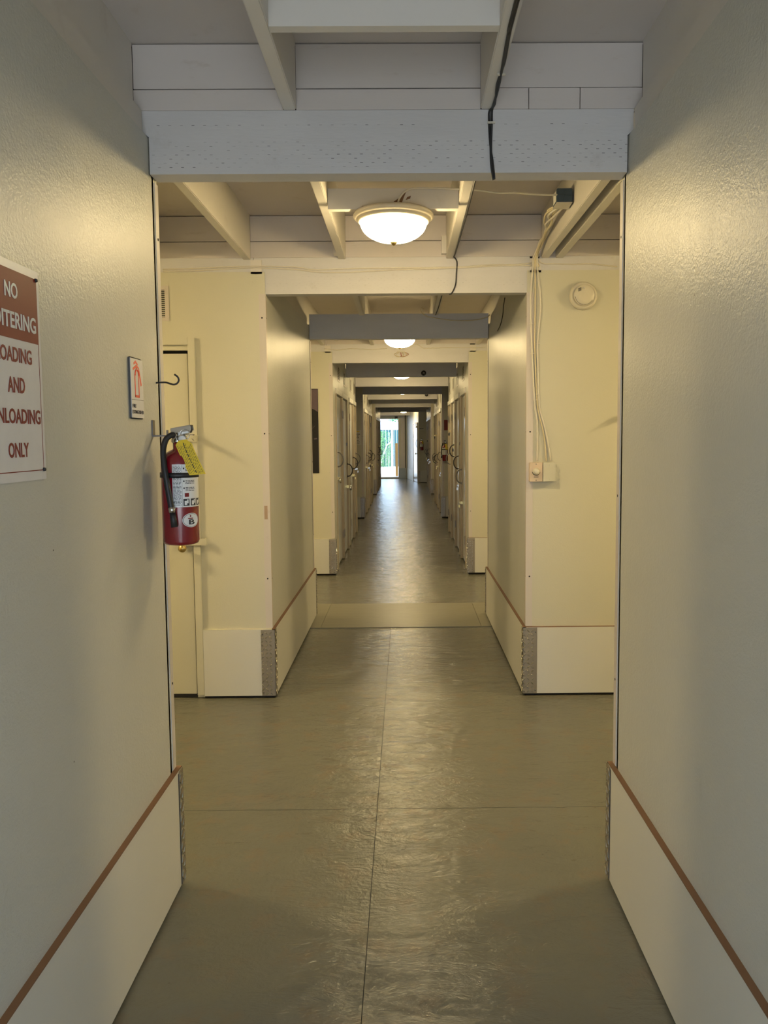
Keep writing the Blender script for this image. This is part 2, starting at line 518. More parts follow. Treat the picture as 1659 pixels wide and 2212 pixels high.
box('cleat', .262, .2895, 4.49, 4.535, 2.60, 2.70, 'joist_paint', ceiling)
box('cleat', -.355, -.3325, 4.47, 4.535, 2.597, 2.625, 'joist_paint', ceiling)

# ---- walls of the blocks
trim_count = [0]
def screws(parent, pts, axis, r=.004):
    for p in pts:
        MB().lathe([(r, 0), (r * .8, .0012 if axis == 'x' else -.0012)], p, 8, 'x' if axis == 'x' else 'y').build('screw', 'dark_gap', parent)

def corner_trim(side, y, front, top, z0=HK):
    """angle strip on the corner of a block; front: corner towards the camera"""
    trim_count[0] += 1
    s = side; x = s * A
    t = .003
    g = MB()
    if front:
        # leg on the front face and short leg along the corridor
        xa, xb = sorted((x, x + s * .037)); g.box(xa, xb, y - t, y, z0 + .004, top)
        xa, xb = sorted((x, x - s * t)); g.box(xa, xb, y - t, y + .03, z0 + .004, top)
    else:
        xa, xb = sorted((x, x - s * t)); g.box(xa, xb, y - .030, y + t, z0 + .004, top)
        xa, xb = sorted((x, x + s * .037)); g.box(xa, xb, y, y + t, z0 + .004, top)
    o = struct(g.build('trim_%d' % trim_count[0], 'trim_paint'))
    if front:
        screws(o, [(x + s * .02, y - t, z) for z in (.72, 1.58, 2.25)], 'y', .005)
        if y < 5 and s < 0: box('label_residue', *sorted((x + s * .031, x + s * .012)), y - t - .0006, y - t, 1.075, 1.155, 'old_label', o)
        screws(o, [(x - s * (t + .0002), y + .012, z) for z in (.72, 1.58, 2.25)], 'x', .004)
    else:
        screws(o, [(x - s * (t + .0002), y - .012, z) for z in (.72, 1.35, 2.2)], 'x', .005)
    return o

def tread(plane, u0, u1, z0, z1, c, sgn):
    """raised diamond tread bars; plane 'y' (faces -y) or 'x' (faces sgn x)"""
    g = MB(); pit = .0245; L = .0155; Wd = .0034; Hh = .0022
    nz = int((z1 - z0) / pit); nu = max(1, int((u1 - u0) / pit))
    for i in range(nz + 1):
        for j in range(nu + 1):
            u = u0 + .008 + j * pit; z = z0 + .014 + i * pit
            d = 1 if (i + j) % 2 else -1
            if z > z1 - .012 or u > u1 - .006: continue
            pts = []
            for (a, b) in ((-L, 0), (-L * .3, Wd), (L * .3, Wd), (L, 0), (L * .3, -Wd), (-L * .3, -Wd)):
                ca, sa = math.cos(PI / 4 * d), math.sin(PI / 4 * d)
                pts.append((u + a * ca - b * sa, z + a * sa + b * ca))
            top = [(p[0] * .72 + u * .28, p[1] * .72 + z * .28) for p in pts]
            vs = []
            for q in pts: vs.append((q[0], c, q[1]) if plane == 'y' else (c, q[0], q[1]))
            for q in top: vs.append((q[0], c - Hh, q[1]) if plane == 'y' else (c + sgn * Hh, q[0], q[1]))
            fs = [tuple(range(6, 12))] + [(k, (k + 1) % 6, (k + 1) % 6 + 6, k + 6) for k in range(6)]
            g.add(vs, fs)
    return g

def baseboard(side, y0, y1, front_to=None, plate_front=True, plate_rear=True, rear_to=None, corridor=True, z0=.012):
    """plywood kick boards of one block with checker plate corners"""
    s = side; nm = 'baseboard_left' if s < 0 else 'baseboard_right'
    xf = s * (A - KP)
    g = MB()
    if corridor:
        xa, xb = sorted((s * A, xf)); g.box(xa, xb, y0 - KP, y1 + KP, z0, HK - .002)
    root = struct(g.build(nm, 'kick_paint')) if corridor else struct(empty(nm))
    # brown upper edge
    if corridor:
        xa, xb = sorted((s * A, s * (A - KP)))
        box('top_edge', xa, xb, y0 - KP, y1 + KP, HK - .002, HK + .001, 'brown_edge', root)
    if front_to:
        xa, xb = sorted((s * (A - KP), s * front_to))
        box('front_board', xa, xb, y0 - KP, y0, z0, HK - .002, 'kick_paint', root)
        box('front_edge', xa, xb, y0 - KP, y0, HK - .002, HK, 'brown_edge' if s > 0 else 'panel_paint', root)
    if rear_to:
        xa, xb = sorted((s * (A - KP), s * rear_to))
        box('rear_board', xa, xb, y1, y1 + KP, z0, HK, 'kick_paint', root)
    th = .0025
    if plate_front:
        g = MB(); xa, xb = sorted((s * (A - KP) - s * th, s * .825))
        g.box(xa, xb, y0 - KP - th, y0 - KP, z0, HK - .004)
        x2a, x2b = sorted((xf, xf - s * th)); g.box(x2a, x2b, y0 - KP - th, y0 + .03, z0, HK - .004)
        p = g.build('corner_plate', 'aluminium', root)
        tread('y', xa, xb, z0, HK - .004, y0 - KP - th, -1).build('tread', 'chrome', p, kind='stuff')
        if y0 < 9: tread('x', y0 - KP, y0 + .03, z0, HK - .004, xf - s * th, -s).build('tread', 'chrome', p, kind='stuff')
        for z in (z0 + .02, HK - .03):
            MB().lathe([(.005, 0), (.004, -.0015)], (s * .815, y0 - KP - th - .0005, z), 8, 'y').build('screw', 'steel_dark', p)
    if plate_rear:
        g = MB(); x2a, x2b = sorted((xf, xf - s * th))
        g.box(x2a, x2b, y1 - .022, y1 + KP + th, z0, HK - .004)
        xa, xb = sorted((xf, s * .825)); g.box(xa, xb, y1 + KP, y1 + KP + th, z0, HK - .004)
        p = g.build('corner_plate', 'aluminium', root)
        tread('x', y1 - .022, y1 + KP, z0, HK - .004, xf - s * th, -s).build('tread', 'chrome', p, kind='stuff')
        # shadow gap between the board and the plate
        xa, xb = sorted((xf - s * .0008, xf - s * .0004))
        box('joint', xa, xb, y1 - .029, y1 - .0225, z0, HK - .01, 'dark_gap', p)
    # black strips stand in for the shade in the gap at the floor
    if front_to:
        xa, xb = sorted((s * (A - .006), s * front_to)); box('gap_shade', xa, xb, y0 - .010, y0 - .002, 0, z0, 'dark_gap', root)
    if corridor:
        xa, xb = sorted((s * A, s * (A - .010))); box('gap_shade', xa, xb, y0, y1, 0, z0, 'dark_gap', root)
    return root

BLOCKS = [(-1.3, 2.585), (4.536, 6.66), (8.654, 12.69), (14.856, 18.87), (21.15, 25.3)]
def wall_names(s): return 'wall_left' if s < 0 else 'wall_right'

def side_wall(s, y0, y1, top=WT, solid=True):
    xa, xb = sorted((s * A, s * (A + .06)))
    return struct(box(wall_names(s), xa, xb, y0, y1, .0, top, 'wall_paint'))

def passage_wall(s, y, facing, hole=None):
    """panel across the side passage. facing -1: towards camera"""
    xa, xb = s * A, s * SIDE
    ya, yb = (y, y + .05) if facing < 0 else (y - .05, y)
    lo, hi = sorted((xa, xb))
    g = MB()
    if hole:
        h0, h1, hz = hole
        g.box(lo, h0, ya, yb, 0, 2.512); g.box(h1, hi, ya, yb, 0, 2.512); g.box(h0, h1, ya, yb, hz, 2.512)
    else: g.box(lo, hi, ya, yb, 0, 2.512)
    return g

for bi, (y0, y1) in enumerate(BLOCKS):
    for s in (-1, 1):
        if bi < 2:
            # the corridor face stops just short of the end trim, leaving the dark joint the photo shows
            xa, xb = sorted((s * A, s * (A + .06)))
            w = struct(box(wall_names(s), xa, xb, y0 + (.05 if bi else 0), y1 - .036, 0, WT, 'wall_paint'))
            box('backing', *sorted((s * (A + .004), s * (A + .05))), y1 - .036, y1 - .003, 0, WT, 'dark_gap', w)
            # bearer above the panel
            box('bearer', *sorted((s * .775, s * .84)), y0, y1 - .08 if bi == 0 else y1 - .08, WT, BT, 'joist_paint', w)
        if bi:
            g = passage_wall(s, y0, -1, (-1.38, -1.215, 2.07) if (bi == 1 and s < 0) else None)
            nm = 'wall_left_front' if s < 0 else 'wall_right_front'
            w = struct(g.build(nm, 'panel_paint'))
            corner_trim(s, y0, True, HB)
        nm = 'wall_left_rear' if s < 0 else 'wall_right_rear'
        if bi < 4:
            struct(passage_wall(s, y1, 1).build(nm, 'panel_paint'))
        if bi < 2: corner_trim(s, y1, False, HB - .01)
        if bi < 2:
            baseboard(s, y0 if bi else -1.19, y1, front_to=(1.17 if s < 0 else SIDE) if bi == 1 else None,
                      plate_front=bi == 1, plate_rear=True, rear_to=2.0)
        else:
            baseboard(s, y0, y1, front_to=2.0, plate_front=True, plate_rear=False, corridor=False, z0=.02)
for k, (y0, y1) in enumerate(CROSS):
    for s in (-1, 1):
        xa, xb = sorted((s * SIDE, s * (SIDE + .1)))
        struct(box('wall_left_end' if s < 0 else 'wall_right_end', xa, xb, y0 - .1, y1 + .1, 0, 2.85, 'panel_paint'))
# wall below the roof left and right of the blocks so no daylight leaks in
for s in (-1, 1):
    xa, xb = sorted((s * (SIDE + .1), s * (SIDE + .25)))
    struct(box('wall_left_outer' if s < 0 else 'wall_right_outer', xa, xb, -1.3, 31.2, -.1, 3.0, 'panel_paint'))
    xa, xb = sorted((s * .83, s * (SIDE + .1)))
    struct(box('wall_left_entrance' if s < 0 else 'wall_right_entrance', xa, xb, -1.3, -1.2, 0, 2.785, 'panel_paint'))
struct(box('wall_light_baffle', -.84, .84, -1.3, -1.2, 2.12, 2.785, 'panel_paint'))  # unseen wall added to keep entrance daylight off the near ceiling

# ------------------------------------------------------------------ storage doors
door_n = [0]; LOCKS = []
side_word = {-1: 'left', 1: 'right'}
def padlock(loc, side, mat, label, rz=None, sc=1.0, group='padlocks on the storage doors'):
    t = empty('padlock', loc, 0 if side < 0 else PI)
    g = MB(); g.box(.004, .022, -.021, .021, -.062, -.025, bev=.004); b = g.build('lock_body', mat, t)
    g = MB(); pts = [(.013, -.013, -.026), (.013, -.013, -.006)] + [(.013, -.013 * math.cos(a), -.006 + .013 * math.sin(a)) for a in [PI * k / 8 for k in range(1, 8)]] + [(.013, .013, -.006), (.013, .013, -.026)]
    g.tube(pts, .0032, 6); g.build('shackle', 'chrome' if mat != 'steel_dark' else 'chrome', t)
    MB().box(.0218, .0226, -.004, .004, -.052, -.040).build('keyhole_cover', 'steel_dark', t)
    t.scale = (sc, sc, sc)
    return tag(t, label, 'padlock', group)

def round_lock(loc, side, label):
    t = empty('padlock', loc, 0 if side < 0 else PI)
    MB().lathe([(.030, 0), (.036, .006), (.036, .022), (.030, .028)], (0.006, 0, -.02), 20, 'x').build('lock_body', 'chrome', t)
    MB().lathe([(.022, 0), (.018, .0015)], (.0342, 0, -.02), 16, 'x').build('face_plate', 'steel_dark', t)
    MB().tube([(.02, -.018, .006), (.02, -.012, .02), (.02, .012, .02), (.02, .018, .006)], .004, 6, smoothpath=3).build('shackle', 'chrome', t)
    return tag(t, label, 'padlock', 'padlocks on the storage doors')

def handle_mb(z, y, r=.085):
    g = MB(); pts = [(.004, y, z + r)]
    for k in range(9):
        a = PI / 2 - PI * k / 8
        pts.append((.012 + .062 * math.cos(a), y, z + r * math.sin(a)))
    pts.append((.004, y, z - r))
    g.tube(pts, .0078, 8)
    for zz in (z + r, z - r): g.box(0, .006, y - .012, y + .012, zz - .018, zz + .018, bev=.002)
    return g

def storage_door(side, y0, y1, z_handle, z_hasp, hinge_near, detail, lock, blk, idx, jamb=None):
    """local frame: face towards +x, y runs along the corridor for the left wall and against it for the right"""
    door_n[0] += 1
    yc = (y0 + y1) / 2; w = (y1 - y0)
    t = struct(empty('door_%d' % door_n[0], (side * A, yc, 0), 0 if side < 0 else PI))
    hn = -1 if hinge_near else 1
    if side > 0: hn = -hn
    h = w / 2
    MB().box(-.03, -.012, -h + .006, h - .006, .02, 2.058, bev=.002).build('door_panel', 'door_paint', t)
    g = MB(); f = .045
    g.box(-.03, .012, -h - f, -h, .005, 2.069); g.box(-.03, .012, h, h + f, .005, 2.069); 
    g.build('frame', 'frame_paint', t)
    MB().box(-.03, .016, -h - f, h + f, 2.07, 2.13, bev=.001).build('head_trim', 'head_white', t)
    MB().box(-.035, -.031, -h, h, 0, 2.07).build('opening', 'dark_gap', t)
    hy = -hn * (h - .07)
    handle_mb(z_handle, hy).build('handle', 'black_plastic' if idx % 3 else 'steel_dark', t)
    for zz in (.28, 1.80):
        MB().box(.010, .0165, hn * (h - .015) - .016 if hn > 0 else -h - .010, hn * (h - .015) + .025 if hn > 0 else -h + .03, zz, zz + .10).build('hinge', 'steel_dark', t)
    ly = -hn * h
    g = MB(); g.box(-.012, .018, ly - .035, ly + .035, z_hasp - .018, z_hasp + .018, bev=.002)
    g.box(.012, .034, ly + -hn * .012 - .006, ly + -hn * .012 + .006, z_hasp - .010, z_hasp + .010)
    g.build('hasp', 'brass' if lock != 'steel' else 'chrome', t)
    wy = yc + (ly if side < 0 else -ly)
    if side < 0: ly_w = yc + ly
    else: ly_w = yc - ly
    order = ['nearest', 'second', 'third', 'farthest'][idx]
    sec = ['', '', 'first row of storage doors', 'second row of storage doors', 'last row of storage doors'][blk]
    lab = '%s on the %s %s door in the %s'
    loc = (side * (A - .018), ly_w, z_hasp)
    if lock == 'brass': padlock(loc, side, 'brass', lab % ('small brass padlock', order, side_word[side], sec))
    elif lock == 'black': padlock(loc, side, 'black_plastic', lab % ('black padlock', order, side_word[side], sec), sc=1.15)
    elif lock == 'steel': padlock(loc, side, 'chrome', lab % ('silver padlock', order, side_word[side], sec))
    elif lock == 'disc': round_lock(loc, side, lab % ('round steel disc padlock', order, side_word[side], sec))
    if detail:
        z1 = 1.47
        g = MB(); g.box(-.012, .006, ly - .05, ly + .06, z1 - .02, z1 + .02)
        if idx == 1: g.build('upper_hasp', 'steel_dark', t)
    return t

VENT_N = [0]
def vent(loc, rz, w, h, label, dark=True, group='louvre vents above the storage doors'):
    """faces local +x"""
    t = empty('wall_vent', loc, rz)
    g = MB(); b = .022
    g.box(0, .004, -w / 2, w / 2, -h / 2, -h / 2 + b); g.box(0, .004, -w / 2, w / 2, h / 2 - b, h / 2)
    g.box(0, .004, -w / 2, -w / 2 + b, -h / 2 + b, h / 2 - b); g.box(0, .004, w / 2 - b, w / 2, -h / 2 + b, h / 2 - b)
    g.build('vent_frame', 'trim_paint', t)
    MB().box(-.0005, .0012, -w / 2 + b, w / 2 - b, -h / 2 + b, h / 2 - b).build('vent_opening', 'vent_dark', t)
    return tag(t, label, 'vent', group), b
slat_mesh = {}
def vent_slats(t, w, h, b, n):
    key = (round(w, 3), round(h, 3), n)
    hh = (h - 2 * b) / n
    if key not in slat_mesh:
        slat_mesh[key] = MB().box(.0013, .0032, -w / 2 + b, w / 2 - b, -hh * .15, hh * .15).mesh('slat', 'panel_paint')
    for i in range(n):
        o = bpy.data.objects.new('slat', slat_mesh[key]); COL.objects.link(o); o.parent = t
        o.location = (0, 0, -h / 2 + b + hh * (i + .5))

def door_block(bi, spans, hz, sz, locks, hinge):
    y0, y1 = BLOCKS[bi]
    for s in (-1, 1):
        w = struct(box(wall_names(s), *sorted((s * (A + .036), s * (A + .09))), y0 + .05, y1 - .05, 0, 2.5, 'wall_paint'))
        sp = spans[s]
        edges = [y0] + [e for a in sp for e in a] + [y1]
        for k in range(0, len(edges), 2):
            a = edges[k] + (.046 if k else .0); b = edges[k + 1] - (.046 if k + 1 < len(edges) - 1 else 0)
            if b - a > .01:
                box('pier', *sorted((s * A, s * (A + .036))), a, b, .01, 2.13, 'wall_paint', w)
        # panels above the doors, jointed above the middle of each door
        cuts = [y0] + [(a + b) / 2 for a, b in sp] + [y1]
        for a, b in zip(cuts[:-1], cuts[1:]):
            box('upper_panel', *sorted((s * A, s * (A + .036))), a + .002, b - .002, 2.131, 2.50, 'wall_paint', w)
        box('bearer', *sorted((s * .775, s * .84)), y0, y1 - .05, WT, BT, 'joist_paint', w)
        xa, xb = sorted((s * A, s * (A + .036)))
        box('end_post', xa, xb, y1 - .02, y1, 0, 2.5, 'panel_paint', w)
        for i, (a, b) in enumerate(sp):
            storage_door(s, a, b, hz[s][i], sz[s][i], hinge[s][i], bi == 2, locks[s][i], bi, i)
            t, bb = vent((s * (A - .0005), (a + b) / 2, 2.335), 0 if s < 0 else PI, .30, .20,
                         'small louvre vent above the %s %s door of the %s' % (['nearest', 'second', 'third', 'farthest'][i], side_word[s], ['', '', 'first storage row', 'second storage row', 'last storage row'][bi]))
            vent_slats(t, .30, .20, bb, 8 if bi == 2 else 5)
door_block(2, {-1: [(9.03, 9.83), (9.95, 10.72), (11.13, 11.90), (12.05, 12.58)], 1: [(9.06, 9.78), (10.12, 10.86), (11.02, 11.72), (11.95, 12.58)]},
           {-1: [1.30, 1.11, 1.17, 1.22], 1: [1.06, 1.22, 1.36, 1.22]},
           {-1: [1.08, .88, .98, 1.05], 1: [.72, .92, 1.42, 1.65]},
           {-1: ['disc', 'disc', 'brass', 'steel'], 1: ['brass', 'steel', 'black', 'black']},
           {-1: [False, True, True, True], 1: [True, False, False, False]})
door_block(3, {-1: [(15.2, 15.95), (16.15, 16.9), (17.1, 17.85), (18.0, 18.7)], 1: [(15.2, 15.95), (16.15, 16.9), (17.1, 17.85), (18.0, 18.7)]},
           {-1: [1.12, 1.14, 1.2, 1.1], 1: [1.18, 1.1, 1.05, 1.1]},
           {-1: [.95, .90, .98, .9], 1: [.85, .92, 1.6, 1.0]},
           {-1: ['brass', 'steel', 'black', 'brass'], 1: ['steel', 'brass', 'black', 'brass']},
           {-1: [True, True, False, True], 1: [False, True, True, False]})
door_block(4, {-1: [(21.5, 22.3), (22.5, 23.3), (23.5, 24.2), (24.35, 25.1)], 1: [(21.5, 22.3), (22.5, 23.3), (23.5, 24.2), (24.35, 25.1)]},
           {-1: [1.0, 1.2, 1.1, 1.1], 1: [1.15, 1.0, 1.1, 1.1]},
           {-1: [.8, .95, 1.3, 1.0], 1: [.85, .9, 1.5, .9]},
           {-1: ['brass', 'black', 'black', 'steel'], 1: ['steel', 'steel', 'black', 'brass']},
           {-1: [True, False, True, True], 1: [True, True, False, True]})

# ------------------------------------------------------------------ door in the first passage wall
def passage_door(side, label_loc):
    door_n[0] += 1
    x1, x0, zh = (1.215, 2.08, 0) if side < 0 else (1.45, 2.30, .16)
    y = 4.536; s = side
    t = struct(empty('door_%d' % door_n[0], (0, 0, 0)))
    def bx(nm, xa, xb, ya, yb, za, zb, m, p=t, bev=0): return box(nm, *sorted((s * xa, s * xb)), ya, yb, za, zb, m, p, bev)
    if s < 0:
        bx('door_panel', x1 + .006, x0 - .006, y + .004, y + .03, .02, 2.048, 'panel_paint', bev=.002)
        bx('head_stop', x1, x0, y + .002, y + .03, 2.067, 2.095, 'panel_paint')
        bx('opening', x1, x0, y + .045, y + .05, 0, 2.07, 'dark_gap')
    else:
        bx('door_panel', x1 + .006, x0 - .006, y - .022, y - .001, .02, 2.048, 'panel_paint', bev=.002)
    g = MB()
    for a, b, z0, z1 in ((x1 - .044, x1 - .003, .02, 2.138), (x0 + .003, x0 + .05, .02, 2.138), (x1 - .003, x0 + .003, 2.097, 2.138)):
        g.box(*sorted((s * a, s * b)), y - .019, y, z0, z1, bev=.0015)
    g.build('frame', 'panel_paint', t)
    # hasp strap held open across the frame, with its slotted end standing out
    g = MB(); g.box(*sorted((s * (x1 - .05), s * (x1 + .01))), y - .026, y - .021, 1.535 + zh, 1.575 + zh)
    g.box(*sorted((s * (x1 - .05), s * (x1 - .045))), y - .105, y - .021, 1.540 + zh, 1.572 + zh)
    g.tube([(s * (x1 - .047), y - .105, 1.545 + zh), (s * (x1 - .047), y - .135, 1.556 + zh), (s * (x1 - .047), y - .105, 1.568 + zh)], .004, 6, smoothpath=4)
    h = g.build('hasp', 'panel_paint', t)
    g = MB(); g.box(*sorted((s * (x1 - .075), s * (x1 + .085))), y - .028, y - .020, .925, .965, bev=.002)
    g.box(*sorted((s * (x1 - .087), s * (x1 - .073))), y - .040, y - .018, .925, .967, bev=.002)
    g.build('hasp', 'panel_paint', t)
    g = MB(); g.lathe([(.004, -.03), (.022, -.06), (.024, -.075), (.012, -.088)], (s * (x1 + .047), y, .915), 16, 'y').build('knob', 'brass', t)
    if s < 0: box('threshold', s * x0, s * x1, y, y + .04, .001, .018, 'dark_gap', t)
    return t
passage_door(-1, '')
passage_door(1, '')
t, bb = vent((-1.47, 4.5355, 2.335), -PI / 2, .306, .20, 'flush louvre vent above the beige door in the first side passage', group='louvre vents above the storage doors')
vent_slats(t, .306, .20, bb, 14)

# ------------------------------------------------------------------ ceiling lights
def ceiling_light(loc, label, glass='lamp_glass'):
    t = empty('ceiling_light', loc)
    MB().lathe([(.10, 0), (.176, -.001), (.181, -.010), (.181, -.018), (.170, -.026), (.164, -.028), (.163, -.034), (.158, -.040), (.150, -.042), (.148, -.040)], n=40).build('rim', 'lamp_rim', t)
    prof = [(.150, -.0405)] + [(.150 * math.cos(a), -.041 - .086 * math.sin(a) ** 1.0) for a in [PI / 2 * k / 10 for k in range(1, 10)]] + [(.012, -.1275)]
    MB().lathe(prof, n=32).build('glass_bowl', glass, t)
    MB().lathe([(.016, -.124), (.016, -.130), (.009, -.135), (.004, -.140)], n=14).build('finial', 'brass', t)
    return tag(t, label, 'ceiling light', 'domed ceiling lights down the corridor')
LZ = 2.556
L0 = ceiling_light((0, 3.55, LZ), 'glowing domed ceiling light nearest the viewer, beyond the first beam')
for y_, lab in ((7.62, 'second glowing ceiling light, seen under the dark rear beam'), (11.66, 'third glowing ceiling light, half hidden by a beam among the storage doors'),
                (15.75, 'fourth small glowing ceiling light down the corridor'), (19.8, 'fifth ceiling light, only its tip below the far beam'), (27.2, 'farthest ceiling light above the passage by the exit')):
    dup(L0, (0, y_, LZ), 0, lab)
LB = None
for (x_, y_, side_, where) in ((-2.9, 3.55, 'left', 'first'), (2.9, 3.55, 'right', 'first'), (-2.9, 7.62, 'left', 'second'), (2.9, 7.62, 'right', 'second')):
    lb_ = 'ceiling light in the %s branch of the %s side passage' % (side_, where)
    if LB is None: LB = ceiling_light((x_, y_, LZ), lb_, 'lamp_glass_bright')
    else: dup(LB, (x_, y_, LZ), 0, lb_)
    box('lamp_blocking', x_ - .25, x_ + .25, y_ - .02, y_ + .02, 2.556, 2.645, 'joist_paint', ceiling)

# ------------------------------------------------------------------ signs
def wall_sign_root(name, xw, yc, zc, side):
    """local x = reading direction, z up, facing local -y"""
    t = empty(name, (xw, yc, zc), PI / 2 if side < 0 else -PI / 2); return t
def add_text(parent, txt, x, z, h, w, mat, name='lettering', yoff=-.002, bold=.018, depth=.0006):
    vs, fs = text_mb(txt, h, w, depth, bold)
    g = MB(); g.add([(a + x, b + yoff, c + z) for a, b, c in vs], fs); return g.build(name, mat, parent)

# no loitering sign: y 1.40..1.735, z 1.468..1.918 ; reading direction +y on the left wall
SC = (1.602, 1.69)
t = wall_sign_root('warning_sign', -A + .0005, SC[0], SC[1], -1)
hw, hh = .119, .226
g = MB(); g.box(-hw, hw, -.003, 0, -hh, hh, bev=.0012); g.build('board', 'sign_white', t)
MB().box(-hw + .009, hw - .012, -.0036, -.003, .068, hh - .018).build('header_panel', 'sign_red', t)
g = MB()
for a, b, c, d in ((-hw + .009, hw - .012, -hh + .020, -hh + .0218), (hw - .0135, hw - .012, -hh + .020, .068), (-hw + .009, -hw + .0105, -hh + .020, .068)):
    g.box(a, b, -.0034, -.003, c, d)
g.build('border_line', 'sign_red', t)
add_text(t, 'NO', -.004, .166, .032, .052, 'sign_white', yoff=-.0042)
add_text(t, 'LOITERING', .0, .106, .034, .192, 'sign_white', yoff=-.0042)
add_text(t, 'LOADING', .0, .036, .031, .144, 'sign_red', yoff=-.0036)
add_text(t, 'AND', .002, -.026, .032, .070, 'sign_red', yoff=-.0036)
add_text(t, 'UNLOADING', .0, -.090, .031, .200, 'sign_red', yoff=-.0036)
add_text(t, 'ONLY', .0, -.160, .031, .084, 'sign_red', yoff=-.0036)
for x, z in ((hw - .014, hh - .020), (hw - .013, -hh + .022), (-hw + .014, hh - .02), (-hw + .013, -hh + .022)):
    MB().lathe([(.0045, -.003), (.0035, -.0075)], (x, 0, z), 10, 'y').build('screw', 'black_plastic', t)
tag(t, 'red and white loitering notice screwed to the near left wall', 'sign')

# fire extinguisher sign
t = wall_sign_root('extinguisher_sign', -A + .0005, 2.315, 1.702, -1)
hw, hh = .055, .0905
MB().box(-hw, hw, -.006, 0, -hh, hh, bev=.003).build('board', 'steel_dark', t)
MB().box(-hw + .004, hw - .003, -.0072, -.006, -hh + .003, hh - .004).build('face', 'sign_white', t)
g = MB(); g.box(-hw + .004, hw - .003, -.0074, -.0072, -.0345, -.0335); g.build('divider', 'print_black', t)
y_ = -.0078
g = MB()
def poly_y(g, pts, y0=-.0078, y1=-.0072): g.prism(pts, 'y', y0, y1)
for a, b, c, d in ((-.021, -.015, -.025, .040), (.011, .017, -.025, .040), (-.021, .017, -.027, -.020)):
    g.box(a, b, y_, -.0072, c, d)
g.tube([(-.018, -.0075, .038), (-.013, -.0075, .050), (-.002, -.0075, .055), (.009, -.0075, .050), (.014, -.0075, .038)], .0026, 6, smoothpath=4)
poly_y(g, [(-.006, .052), (.002, .052), (.002, .062), (-.006, .062)])
poly_y(g, [(-.034, .058), (-.004, .070), (.014, .064), (.014, .059), (-.004, .062), (-.030, .052)])
poly_y(g, [(-.026, .074), (-.010, .082), (.010, .072), (.006, .068), (-.008, .074), (-.024, .068)])
poly_y(g, [(.012, .064), (.018, .062), (.038, .012), (.030, .008)])
g.build('pictogram', 'sign_orange', t)
add_text(t, 'FIRE', -.030, -.0525, .0105, .030, 'print_black', yoff=-.0078, bold=0)
add_text(t, 'EXTINGUISHER', 0, -.070, .0105, .094, 'print_black', yoff=-.0078, bold=0)
tag(t, 'small framed white fire extinguisher sign with orange symbol on the left wall', 'sign')

# ------------------------------------------------------------------ hook on the wall
g = MB(); hy = 2.515
t = MB().tube([(-A, hy, 1.733), (-A + .030, hy, 1.734)] + [(-A + .045 , hy, 1.730), (-A + .057, hy + .0, 1.727), (-A + .068, hy, 1.731), (-A + .0735, hy, 1.741), (-A + .070, hy, 1.752), (-A + .060, hy, 1.7595)], .0030, 8, smoothpath=4).build('wall_hook', 'black_plastic')
tag(t, 'black screw hook sticking out of the near left wall above the extinguisher', 'hook')

# ------------------------------------------------------------------ fire extinguishers
def dashes(g, x0, x1, z0, z1, pitch, y0, y1, rnd, conv):
    z = z1
    while z > z0:
        x = x0
        while x < x1 - .002:
            w = rnd.uniform(.003, .011); e = min(x + w, x1)
            conv(g, x, e, z, z - pitch * .42); x = e + .0016
        z -= pitch

